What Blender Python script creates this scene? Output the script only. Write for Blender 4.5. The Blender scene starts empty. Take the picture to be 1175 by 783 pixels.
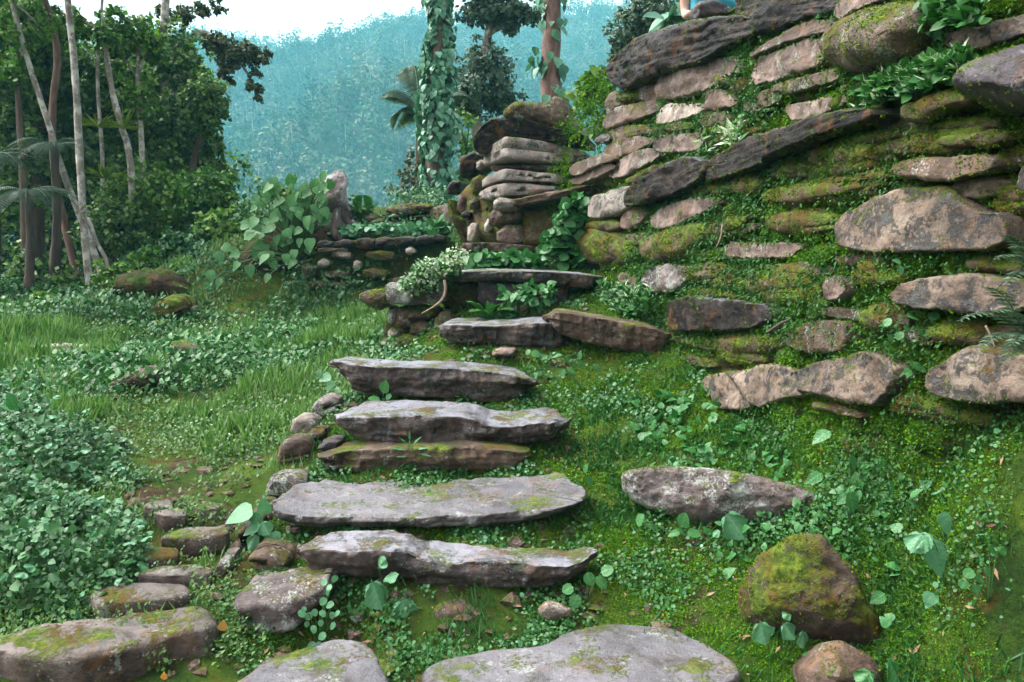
import bpy, math, random
import numpy as np
random.seed(7); RNG = np.random.default_rng(11)
S = bpy.context.scene
COL = S.collection
# ------------------------------------------------------------------ camera
F = 922.0; CX, CY = 587.5, 391.5
PITCH = math.atan((391.5 - 285.0) / F)
EYE = 1.6
CP, SP = math.cos(PITCH), math.sin(PITCH)

def ray(px, py):
    xc = (np.asarray(px, float) - CX) / F; yc = (CY - np.asarray(py, float)) / F
    X = xc; Y = CP + SP * yc; Z = -SP + CP * yc
    return X / Y, Z / Y                       # per unit of world Y

def at(px, py, Y):
    dx, dz = ray(px, py)
    Y = np.asarray(Y, float) + 0 * dx
    return np.stack([dx * Y, Y, EYE + dz * Y], -1)

def mpp(Y): return Y / F                      # metres per photo pixel

cam_d = bpy.data.cameras.new('camera'); cam = bpy.data.objects.new('camera', cam_d); COL.objects.link(cam)
cam_d.sensor_width = 36; cam_d.lens = F / 1175 * 36; cam_d.clip_start = .05; cam_d.clip_end = 3000
cam.location = (0, 0, EYE); cam.rotation_euler = (math.pi / 2 - PITCH, 0, 0)
S.camera = cam

# ------------------------------------------------------------------ noise
_perm = np.random.default_rng(3).permutation(256); _perm = np.concatenate([_perm, _perm, _perm])
_g = np.random.default_rng(5).normal(size=(256, 3)); _g /= np.linalg.norm(_g, axis=1)[:, None]
def pn(P):
    P = np.asarray(P, float); I = np.floor(P).astype(int); f = P - I; I &= 255
    u = f * f * f * (f * (f * 6 - 15) + 10); out = 0
    for a in (0, 1):
        for b in (0, 1):
            for c in (0, 1):
                h = _perm[_perm[_perm[(I[..., 0] + a) & 255] + ((I[..., 1] + b) & 255)] + ((I[..., 2] + c) & 255)]
                g = _g[h]
                d = g[..., 0] * (f[..., 0] - a) + g[..., 1] * (f[..., 1] - b) + g[..., 2] * (f[..., 2] - c)
                w = (u[..., 0] if a else 1 - u[..., 0]) * (u[..., 1] if b else 1 - u[..., 1]) * (u[..., 2] if c else 1 - u[..., 2])
                out = out + d * w
    return out * 1.6
def fbm(P, s, o=4, r=.5):
    P = np.asarray(P, float) * s; t = 0; a = 1
    for k in range(o): t = t + a * pn(P + 17.3 * k); P = P * 2.03; a *= r
    return t

# ------------------------------------------------------------------ objects
def mesh_obj(name, V, Fs, mat=None, parent=None, smooth=True, tint=None, origin=None, lf=None):
    V = np.asarray(V, float)
    me = bpy.data.meshes.new(name)
    o = bpy.data.objects.new(name, me); COL.objects.link(o)
    if parent is not None:
        o.parent = parent; V = V - np.array(parent.location)
    else:
        if origin is None:
            origin = np.array([(V[:, 0].min() + V[:, 0].max()) / 2, (V[:, 1].min() + V[:, 1].max()) / 2, V[:, 2].min()])
        V = V - origin; o.location = origin
    me.vertices.add(len(V)); me.vertices.foreach_set('co', V.astype(np.float32).ravel())
    if isinstance(Fs, np.ndarray): flat = Fs.ravel(); tot = np.full(len(Fs), Fs.shape[1])
    else:
        parts = [np.asarray(f) for f in Fs if len(f)]
        flat = np.concatenate([p.ravel() for p in parts]); tot = np.concatenate([np.full(len(p), p.shape[1]) for p in parts])
    me.loops.add(len(flat)); me.loops.foreach_set('vertex_index', flat.astype(np.int32))
    me.polygons.add(len(tot)); st = np.concatenate([[0], np.cumsum(tot)[:-1]])
    me.polygons.foreach_set('loop_start', st.astype(np.int32)); me.polygons.foreach_set('loop_total', tot.astype(np.int32))
    me.polygons.foreach_set('use_smooth', np.full(len(tot), smooth))
    if tint is not None:
        a = me.attributes.new('tint', 'FLOAT', 'POINT'); a.data.foreach_set('value', np.asarray(tint, np.float32))
    if lf is not None:
        a = me.attributes.new('lf', 'FLOAT_VECTOR', 'POINT'); a.data.foreach_set('vector', np.asarray(lf, np.float32).ravel())
    me.update(calc_edges=True); me.validate()
    if mat: me.materials.append(mat)
    return o

def tag(o, label=None, cat=None, group=None, kind=None):
    if label: o['label'] = label
    if cat: o['category'] = cat
    if group: o['group'] = group
    if kind: o['kind'] = kind
    return o
def empty(name, loc):
    o = bpy.data.objects.new(name, None); COL.objects.link(o); o.location = [float(v) for v in loc]; o.empty_display_size = .2
    return o

# ------------------------------------------------------------------ materials
def newmat(name):
    m = bpy.data.materials.new(name); m.use_nodes = True
    nt = m.node_tree; nt.nodes.clear()
    out = nt.nodes.new('ShaderNodeOutputMaterial')
    return m, nt, out
def nd(nt, t, **kw):
    n = nt.nodes.new(t)
    for k, v in kw.items():
        if k.startswith('i_'): n.inputs[k[2:].replace('_', ' ')].default_value = v
        elif isinstance(k, str): setattr(n, k, v)
    return n
def L(nt, a, b): nt.links.new(a, b)
def noise(nt, vec, scale, detail=6, rough=.6, dist=0.):
    n = nd(nt, 'ShaderNodeTexNoise'); n.inputs['Scale'].default_value = scale; n.inputs['Detail'].default_value = detail
    n.inputs['Roughness'].default_value = rough; n.inputs['Distortion'].default_value = dist; L(nt, vec, n.inputs['Vector'])
    return n.outputs['Fac']
def ramp(nt, fac, stops):
    r = nd(nt, 'ShaderNodeValToRGB'); e = r.color_ramp.elements
    while len(e) < len(stops): e.new(.5)
    for el, (p, c) in zip(e, stops):
        el.position = p; el.color = (*c, 1) if hasattr(c, '__len__') else (c, c, c, 1)
    L(nt, fac, r.inputs['Fac']); return r.outputs['Color']
def mixc(nt, fac, a, b, mode='MIX'):
    m = nd(nt, 'ShaderNodeMix', data_type='RGBA', blend_type=mode)
    if hasattr(fac, 'links'): L(nt, fac, m.inputs[0])
    else: m.inputs[0].default_value = fac
    for s, i in ((a, 6), (b, 7)):
        if hasattr(s, 'links'): L(nt, s, m.inputs[i])
        else: m.inputs[i].default_value = (*s, 1)
    return m.outputs[2]
def mth(nt, op, a, b=0.):
    m = nd(nt, 'ShaderNodeMath', operation=op)
    for s, i in ((a, 0), (b, 1)):
        if hasattr(s, 'links'): L(nt, s, m.inputs[i])
        else: m.inputs[i].default_value = s
    return m.outputs[0]

def stone_mat(name, dark, mid, light, moss=.0, lichen=.0, black=.0, rough=.62, off=(0, 0, 0), layer=5., patch=.0, wear_sheen=0., wear_sheen_col=(.42, .39, .40)):
    m, nt, out = newmat(name)
    geo = nd(nt, 'ShaderNodeNewGeometry')
    mp = nd(nt, 'ShaderNodeMapping'); mp.inputs['Location'].default_value = off; L(nt, geo.outputs['Position'], mp.inputs['Vector'])
    P = mp.outputs['Vector']
    ms = nd(nt, 'ShaderNodeMapping'); ms.inputs['Scale'].default_value = (1, 1, layer); L(nt, P, ms.inputs['Vector'])
    sep = nd(nt, 'ShaderNodeSeparateXYZ'); L(nt, geo.outputs['Normal'], sep.inputs[0]); NZ = sep.outputs['Z']
    n1 = noise(nt, P, 3.2, 9, .68, .6); n2 = noise(nt, P, 38, 6, .7); n3 = noise(nt, ms.outputs['Vector'], 5, 6, .65, .4)
    f = mth(nt, 'ADD', mth(nt, 'MULTIPLY', n1, .7), mth(nt, 'MULTIPLY', n3, .3))
    c = ramp(nt, f, [(.36, dark), (.5, mid), (.64, light)])
    c = mixc(nt, .75, c, ramp(nt, n2, [(.32, .62), (.5, 1.), (.7, 1.35)]), 'MULTIPLY')
    if wear_sheen:       # worn pale upward faces; the bluish tone paints in light from the sky
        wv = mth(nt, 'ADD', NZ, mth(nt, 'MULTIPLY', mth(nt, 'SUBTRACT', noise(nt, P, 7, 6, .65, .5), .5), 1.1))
        c = mixc(nt, mth(nt, 'MULTIPLY', ramp(nt, wv, [(.78, 0.), (1.0, 1.)]), wear_sheen), c, wear_sheen_col)
    c = mixc(nt, .8, c, ramp(nt, noise(nt, P, 1.9, 6, .65, .7), [(.36, .42), (.52, 1.), (.66, 1.12)]), 'MULTIPLY')
    # iron stains
    st = ramp(nt, noise(nt, P, 6, 5, .6, 1.), [(.56, 0.), (.68, 1.)])
    c = mixc(nt, mth(nt, 'MULTIPLY', st, .35), c, (.20, .085, .03))
    if patch:      # worn pale bare faces
        pf = ramp(nt, noise(nt, P, 4.3, 6, .6, .8), [(.5, 0.), (.62, 1.)])
        c = mixc(nt, mth(nt, 'MULTIPLY', pf, patch), c, (.50, .38, .33))
    if lichen:
        lf = ramp(nt, mth(nt, 'ADD', mth(nt, 'MULTIPLY', noise(nt, P, 9, 4, .55, .5), .62), mth(nt, 'MULTIPLY', noise(nt, P, 85, 4, .75), .6)),
                  [(.70 - .1 * lichen, 0.), (.75 - .1 * lichen, 1.)])
        c = mixc(nt, mth(nt, 'MULTIPLY', lf, .7), c, (.33, .36, .33))
    if black:
        bf = ramp(nt, mth(nt, 'ADD', mth(nt, 'MULTIPLY', noise(nt, P, 9, 3, .6, .6), .75), mth(nt, 'MULTIPLY', noise(nt, P, 60, 3, .7), .3)),
                  [(.60 - .11 * black, 0.), (.65 - .11 * black, 1.)])
        c = mixc(nt, mth(nt, 'MULTIPLY', bf, .8), c, (.02, .02, .022))
    mf = None
    if moss:
        v = mth(nt, 'ADD', noise(nt, P, 4.5, 7, .65, .4), mth(nt, 'MULTIPLY', NZ, .12))
        v = mth(nt, 'ADD', v, mth(nt, 'MULTIPLY', mth(nt, 'SUBTRACT', noise(nt, P, 45, 4, .7), .5), .5))
        mf = ramp(nt, v, [(.68 - .28 * moss, 0.), (.78 - .28 * moss, 1.)])
        mc = ramp(nt, noise(nt, P, 24, 6, .7), [(.3, (.018, .035, .004)), (.5, (.065, .105, .008)), (.68, (.17, .20, .016))])
        mc = mixc(nt, ramp(nt, noise(nt, P, 5, 4, .6), [(.45, 0.), (.62, 1.)]), mc, (.085, .052, .008))
        c = mixc(nt, mf, c, mc)
    b = nd(nt, 'ShaderNodeBsdfPrincipled')
    L(nt, c, b.inputs['Base Color'])
    r = ramp(nt, n2, [(.3, max(.2, rough - .18)), (.7, min(1, rough + .15))])
    if mf is not None: r = mixc(nt, mf, r, (.95, .95, .95))
    L(nt, r, b.inputs['Roughness']); b.inputs['Specular IOR Level'].default_value = .42 if rough < .4 else (.12 if name.startswith('dark') else .25)
    h = mth(nt, 'ADD', mth(nt, 'MULTIPLY', noise(nt, P, 16, 8, .72), 1.0), mth(nt, 'MULTIPLY', noise(nt, ms.outputs['Vector'], 9, 6, .7, .5), .8))
    h = mth(nt, 'ADD', h, mth(nt, 'MULTIPLY', noise(nt, P, 110, 4, .7), .22))
    if mf is not None: h = mth(nt, 'ADD', h, mth(nt, 'MULTIPLY', mf, mth(nt, 'ADD', .15, mth(nt, 'MULTIPLY', noise(nt, P, 170, 3, .8), .7))))
    bp = nd(nt, 'ShaderNodeBump'); bp.inputs['Strength'].default_value = .8; bp.inputs['Distance'].default_value = .020
    L(nt, h, bp.inputs['Height']); L(nt, bp.outputs[0], b.inputs['Normal'])
    L(nt, b.outputs[0], out.inputs[0]); return m

def earth_mat(name, moss=.5, earth=((.025, .014, .008), (.07, .040, .022), (.13, .08, .05))):
    m, nt, out = newmat(name)
    geo = nd(nt, 'ShaderNodeNewGeometry'); P = geo.outputs['Position']
    c = ramp(nt, noise(nt, P, 9, 8, .7), [(.33, earth[0]), (.5, earth[1]), (.68, earth[2])])
    mc = ramp(nt, mth(nt, 'ADD', mth(nt, 'MULTIPLY', noise(nt, P, 2.6, 6, .6, .3), .65), mth(nt, 'MULTIPLY', noise(nt, P, 60, 5, .7), .35)),
              [(.33, (.010, .028, .003)), (.45, (.030, .075, .006)), (.55, (.065, .120, .007)), (.68, (.135, .19, .010))])
    mc = mixc(nt, ramp(nt, noise(nt, P, 3.3, 6, .65, .5), [(.52, 0.), (.66, .85)]), mc, (.12, .060, .010))
    v = mth(nt, 'ADD', noise(nt, P, 2.2, 6, .65, .3), mth(nt, 'MULTIPLY', mth(nt, 'SUBTRACT', noise(nt, P, 35, 4, .7), .5), .45))
    mf = ramp(nt, v, [(.72 - .5 * moss, 0.), (.82 - .5 * moss, 1.)])
    c = mixc(nt, mf, c, mc)
    b = nd(nt, 'ShaderNodeBsdfPrincipled'); L(nt, c, b.inputs['Base Color']); b.inputs['Roughness'].default_value = .95
    b.inputs['Specular IOR Level'].default_value = .2
    h = mth(nt, 'ADD', noise(nt, P, 22, 8, .75), mth(nt, 'MULTIPLY', noise(nt, P, 150, 4, .8), .5))
    bp = nd(nt, 'ShaderNodeBump'); bp.inputs['Strength'].default_value = 1.; bp.inputs['Distance'].default_value = .05
    L(nt, h, bp.inputs['Height']); L(nt, bp.outputs[0], b.inputs['Normal']); L(nt, b.outputs[0], out.inputs[0]); return m

def leaf_mat(name, cols, rough=.45, tr=.25, tint=False, spec=.3, veins=False):
    m, nt, out = newmat(name)
    geo = nd(nt, 'ShaderNodeNewGeometry')
    fac = geo.outputs['Random Per Island']
    if tint:
        at_ = nd(nt, 'ShaderNodeAttribute', attribute_name='tint'); fac = mth(nt, 'ADD', mth(nt, 'MULTIPLY', at_.outputs['Fac'], .88), mth(nt, 'MULTIPLY', fac, .12))
    k = len(cols)
    c = ramp(nt, fac, [(i / max(1, k - 1), cc) for i, cc in enumerate(cols)])
    c = mixc(nt, .4, c, ramp(nt, noise(nt, geo.outputs['Position'], 30, 4, .6), [(.3, .6), (.7, 1.35)]), 'MULTIPLY')
    b = nd(nt, 'ShaderNodeBsdfPrincipled'); L(nt, c, b.inputs['Base Color']); b.inputs['Roughness'].default_value = rough
    b.inputs['Specular IOR Level'].default_value = spec
    if veins:
        la = nd(nt, 'ShaderNodeAttribute', attribute_name='lf'); sp = nd(nt, 'ShaderNodeSeparateXYZ'); L(nt, la.outputs['Vector'], sp.inputs[0]); ax_ = mth(nt, 'ABSOLUTE', sp.outputs[0])
        rib = mth(nt, 'ABSOLUTE', mth(nt, 'SUBTRACT', mth(nt, 'FRACT', mth(nt, 'MULTIPLY', mth(nt, 'SUBTRACT', sp.outputs[1], mth(nt, 'MULTIPLY', ax_, .75)), 5.5)), .5))
        vein = mth(nt, 'MAXIMUM', mth(nt, 'LESS_THAN', rib, .055), mth(nt, 'LESS_THAN', ax_, .018))
        has = mth(nt, 'GREATER_THAN', mth(nt, 'ADD', ax_, mth(nt, 'ABSOLUTE', sp.outputs[1])), .0001)
        c2 = mixc(nt, mth(nt, 'MULTIPLY', mth(nt, 'MULTIPLY', vein, has), .45), c, (.20, .36, .20)); c2 = mixc(nt, mth(nt, 'MULTIPLY', ramp(nt, noise(nt, geo.outputs['Position'], 22, 4, .7), [(.60, 0.), (.70, 1.)]), .4), c2, (.16, .15, .04)); L(nt, c2, b.inputs['Base Color'])
        bp = nd(nt, 'ShaderNodeBump'); bp.inputs['Strength'].default_value = .5; bp.inputs['Distance'].default_value = .01
        L(nt, noise(nt, geo.outputs['Position'], 60, 3, .5), bp.inputs['Height']); L(nt, bp.outputs[0], b.inputs['Normal'])
    if tr:
        t = nd(nt, 'ShaderNodeBsdfTranslucent'); L(nt, mixc(nt, .5, c, (.5, 1., .25), 'MULTIPLY'), t.inputs['Color'])
        t2 = mixc(nt, 0., c, c); mx = nd(nt, 'ShaderNodeMixShader'); mx.inputs[0].default_value = tr
        L(nt, b.outputs[0], mx.inputs[1]); L(nt, t.outputs[0], mx.inputs[2]); L(nt, mx.outputs[0], out.inputs[0])
    else: L(nt, b.outputs[0], out.inputs[0])
    return m
def bark_mat(name, dark, light, scale=10, blot=None):
    m, nt, out = newmat(name)
    geo = nd(nt, 'ShaderNodeNewGeometry'); P = geo.outputs['Position']
    ms = nd(nt, 'ShaderNodeMapping'); ms.inputs['Scale'].default_value = (1, 1, .25); L(nt, P, ms.inputs['Vector'])
    n = noise(nt, ms.outputs[0], scale, 8, .7, .5)
    c = ramp(nt, n, [(.35, dark), (.65, light)])
    if blot: c = mixc(nt, ramp(nt, noise(nt, P, 7, 5, .65), [(.48, 0.), (.58, 1.)]), c, blot)
    b = nd(nt, 'ShaderNodeBsdfPrincipled'); L(nt, c, b.inputs['Base Color']); b.inputs['Roughness'].default_value = .85
    bp = nd(nt, 'ShaderNodeBump'); bp.inputs['Strength'].default_value = .8; bp.inputs['Distance'].default_value = .03
    L(nt, n, bp.inputs['Height']); L(nt, bp.outputs[0], b.inputs['Normal']); L(nt, b.outputs[0], out.inputs[0]); return m
def plain_mat(name, col, rough=.6, var=.2, sss=0):
    m, nt, out = newmat(name)
    geo = nd(nt, 'ShaderNodeNewGeometry')
    c = mixc(nt, var, col, ramp(nt, noise(nt, geo.outputs['Position'], 14, 5, .6), [(.3, .5), (.7, 1.4)]), 'MULTIPLY')
    b = nd(nt, 'ShaderNodeBsdfPrincipled'); L(nt, c, b.inputs['Base Color']); b.inputs['Roughness'].default_value = rough
    L(nt, b.outputs[0], out.inputs[0]); return m

M = {}
M['step'] = stone_mat('worn_step_stone', (.016, .011, .009), (.050, .034, .030), (.13, .098, .092), moss=.2, lichen=.14, black=.35, rough=.36, layer=3, patch=.0, wear_sheen=.9, wear_sheen_col=(.22, .222, .258))
M['slab'] = stone_mat('grey_slab_stone', (.030, .023, .022), (.088, .073, .072), (.19, .17, .178), moss=.12, lichen=.12, rough=.36, layer=2, off=(4, 1, 2), wear_sheen=.5, wear_sheen_col=(.17, .17, .198))
M['path'] = stone_mat('path_stone', (.035, .024, .019), (.10, .073, .062), (.19, .155, .14), moss=.34, lichen=.05, rough=.5, layer=2, off=(4, 6, 2), wear_sheen=.45, wear_sheen_col=(.21, .185, .18))
M['brown'] = stone_mat('brown_stone', (.035, .022, .016), (.10, .062, .046), (.20, .135, .105), moss=.34, lichen=.12, layer=3, off=(1, 5, 2))
M['pink'] = stone_mat('pink_stone', (.045, .029, .022), (.135, .090, .073), (.26, .195, .17), moss=.26, lichen=.2, layer=2, off=(7, 2, 2), patch=.22)
M['pale'] = stone_mat('pale_grey_stone', (.10, .08, .068), (.23, .19, .165), (.36, .32, .285), moss=.16, lichen=.28, black=.25, layer=2.5, off=(3, 8, 1))
M['tan'] = stone_mat('tan_block_stone', (.075, .05, .036), (.175, .125, .095), (.29, .23, .185), moss=.28, lichen=.12, black=.8, layer=1.5, off=(2, 2, 9))
M['dark'] = stone_mat('dark_slab_stone', (.006, .005, .005), (.016, .012, .011), (.052, .042, .041), moss=.2, lichen=.0, rough=.48, layer=5, off=(5, 5, 5), wear_sheen=.6, wear_sheen_col=(.15, .16, .19))  # upward edges: dusty lichen tone with bluish sky sheen painted in
M['mossy'] = stone_mat('mossy_stone', (.04, .026, .014), (.085, .055, .03), (.15, .11, .07), moss=.85, lichen=.0, layer=2, off=(9, 1, 4))
M['half'] = stone_mat('half_mossy_stone', (.035, .022, .014), (.09, .058, .042), (.18, .13, .10), moss=.52, lichen=.15, layer=2, off=(6, 3, 8))
M['humped'] = stone_mat('humped_mossy_stone', (.020, .013, .010), (.052, .034, .026), (.11, .08, .066), moss=.8, lichen=.0, layer=2, off=(6, 7, 8))
M['purple'] = stone_mat('purple_boulder_stone', (.012, .008, .010), (.030, .020, .025), (.085, .066, .080), moss=.2, lichen=.05, rough=.36, layer=2, off=(8, 8, 2))
M['lichen'] = stone_mat('lichen_stone', (.04, .028, .026), (.10, .075, .072), (.20, .165, .165), moss=.22, lichen=.7, rough=.5, layer=2, off=(3, 3, 3))
M['white'] = stone_mat('white_crusted_stone', (.16, .12, .09), (.34, .28, .24), (.52, .47, .43), moss=.16, lichen=.3, layer=2, off=(1, 9, 3))
M['earth'] = earth_mat('mossy_earth', moss=.8)
M['bank'] = earth_mat('mossy_bank', moss=.72)
M['soil'] = earth_mat('dark_soil', moss=.38)
M['hill'] = earth_mat('hill_soil', moss=-.6, earth=((.012, .02, .01), (.02, .035, .015), (.03, .045, .02)))

# ------------------------------------------------------------------ ground height
CTRL = [  # photo pixel + distance, turned into ground points
 (0,730,3.25),(100,705,3.4),(230,695,3.4),(0,800,2.85),(120,800,2.85),(230,790,2.95),(30,600,4.1),(200,600,4.15),(275,610,4.1),(0,500,5.4),(150,500,5.5),(290,500,5.5),(0,430,7.),(200,428,7.1),(350,432,7.0),
 (0,397,8.3),(100,395,8.6),(200,394,8.7),(300,386,9.0),(420,366,9.8),(350,356,10.2),(470,350,10.3),(130,352,9.6),(60,372,9.2),(195,338,10.0),(250,318,10.3),(290,300,10.6),
 (330,272,10.9),(380,268,11.),(450,272,11.),(505,268,11.),(440,246,12.5),(500,240,12.5),(300,262,12.),(200,300,12.5),(100,335,11.5),(0,352,11.5),
 (300,760,3.2),(400,730,3.4),(560,760,3.15),(520,690,3.46),(400,690,3.46),(640,700,3.46),(520,616,3.88),(420,616,3.88),(620,612,3.9),(480,549,4.5),(400,546,4.5),(580,546,4.5),(480,466,5.3),(580,463,5.3),(430,466,5.3),
 (520,404,6.0),(600,404,6.0),(560,360,6.8),(620,360,6.8),(520,362,6.9),(580,297,8.0),(640,297,7.9),(470,395,7.0),(400,425,6.9),(360,470,5.8),(310,555,4.6),(330,520,4.95),
 (720,722,3.3),(800,725,3.2),(900,765,2.95),(1000,783,2.78),(1175,783,2.4),(700,640,3.72),(760,645,3.65),(860,660,3.42),(1000,680,3.02),(1175,680,2.5),
 (690,560,4.35),(760,588,4.05),(900,590,3.7),(1050,580,3.15),(1175,560,2.65),(660,500,4.9),(760,500,4.75),(870,500,4.35),(1000,500,3.55),(1175,500,2.72),
 (645,440,5.6),(720,440,5.45),(800,478,4.95),(770,425,5.5),(690,340,6.8),(740,360,6.3),(690,310,7.3)]
pts = np.array([at(*c) for c in CTRL])
extra = np.array([(-3, 0, -.05), (0, 0, -.12), (2, 0, .1), (-3, 1.6, .02), (-1.2, 1.8, -.03), (0, 1.8, -.05), (1.2, 1.8, .0), (-6, 2, .2), (-6, 5, .3), (-8, 8, .3), (3, 1, .4), (-3, -3, 0), (3, -3, .3), (4, 4, .9), (4, 8, 1.2),
                  (-9, 12, .4), (-6, 14, .6), (-2.5, 15, 1.2), (1, 14, 1.6), (-12, 20, -2.), (0, 20, .5), (6, 16, 1.5), (-4, 20, -1), (8, 22, 0), (-14, 8, 0), (-14, 0, 0), (8, 0, 1), (10, 10, 1.5)])
pts = np.vstack([pts, extra])
def _U(r2): return np.where(r2 > 1e-9, r2 * np.log(np.maximum(r2, 1e-9)), 0)
_n = len(pts); _K = _U(((pts[:, None, :2] - pts[None, :, :2]) ** 2).sum(-1)) + 4e-2 * np.eye(_n)
_Pm = np.hstack([np.ones((_n, 1)), pts[:, :2]])
_A = np.block([[_K, _Pm], [_Pm.T, np.zeros((3, 3))]]); _w = np.linalg.solve(_A, np.concatenate([pts[:, 2], np.zeros(3)]))
def G0(X, Y):
    X = np.asarray(X, float); Y = np.asarray(Y, float); sh = np.broadcast(X, Y).shape
    X = np.broadcast_to(X, sh).ravel(); Y = np.broadcast_to(Y, sh).ravel(); out = np.empty(len(X))
    for i in range(0, len(X), 20000):
        x = X[i:i + 20000]; y = Y[i:i + 20000]
        xs = np.clip(x, -14, 10); ys = np.clip(y, -3, 22)
        r2 = (xs[:, None] - pts[None, :, 0]) ** 2 + (ys[:, None] - pts[None, :, 1]) ** 2
        z = _U(r2) @ _w[:_n] + _w[_n] + _w[_n + 1] * xs + _w[_n + 2] * ys
        far = np.clip((y - 18) / 60, 0, 1); side = np.clip((np.abs(x) - 12) / 40, 0, 1)
        out[i:i + 20000] = z - 26 * (far ** .8) - 6 * side * (x < 0) 
    return out.reshape(sh)
def G(X, Y):
    P = np.stack([np.asarray(X, float), np.asarray(Y, float), 0 * np.asarray(X, float)], -1)
    return G0(X, Y) + .035 * fbm(P, 2.2, 4) + .012 * fbm(P, 14, 2)
def axis(segs):
    a = [segs[0][0]]
    for s, e, d in segs: a += list(np.linspace(s, e, max(2, int((e - s) / d)))[1:])
    return np.array(a)
gx = axis([(-90, -14, 4), (-14, -5, .3), (-5, 3, .045), (3, 10, .3), (10, 90, 4)])
gy = axis([(-12, 1.5, .5), (1.5, 6, .04), (6, 13, .08), (13, 24, .5), (24, 110, 4)])
GX, GY = np.meshgrid(gx, gy); GZ = G(GX, GY)
def gridfaces(nr, nc):
    i = np.arange(nr * nc).reshape(nr, nc)
    return np.stack([i[:-1, :-1], i[:-1, 1:], i[1:, 1:], i[1:, :-1]], -1).reshape(-1, 4)
tag(mesh_obj('ground', np.stack([GX, GY, GZ], -1).reshape(-1, 3), gridfaces(*GX.shape), M['earth'], origin=np.zeros(3)), kind='structure')

def hit(px, py, wall=True, y0=2.2):
    dx, dz = ray(px, py); Ys = np.arange(y0, 16, .02)
    below = EYE + dz * Ys < G0(dx * Ys, Ys)
    Yg = Ys[np.argmax(below)] if below.any() else 16.
    if wall:
        Yw = float(wallY(px, py))
        if Yw < Yg: Yg = Yw
    return float(Yg)

# ------------------------------------------------------------------ retaining wall surface
WT = np.array([(-.02, 8.6), (.05, 8.0), (.111, 7.2), (.2, 6.0), (.295, 4.9), (.415, 3.75), (.53, 3.2), (.637, 2.9), (.75, 2.55), (.9, 2.2), (1.1, 1.9)])
BAT = .12
def wallY(px, py):
    dx, dz = ray(px, py); return np.interp(dx - BAT * dz, WT[:, 0], WT[:, 1])
_wx = WT[:, 0] * WT[:, 1]
def wallX(Y, z): return np.interp(Y, WT[::-1, 1], _wx[::-1]) + BAT * (z - EYE)
def wall_in(px, py):                          # inward (into the hill) unit normal in plan
    y = float(wallY(px, py)); d = .25
    t = np.array([wallX(y + d, EYE) - wallX(y - d, EYE), 2 * d]); t /= np.linalg.norm(t)
    n = np.array([t[1], -t[0], 0]); return n if n[0] > 0 else -n

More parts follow.
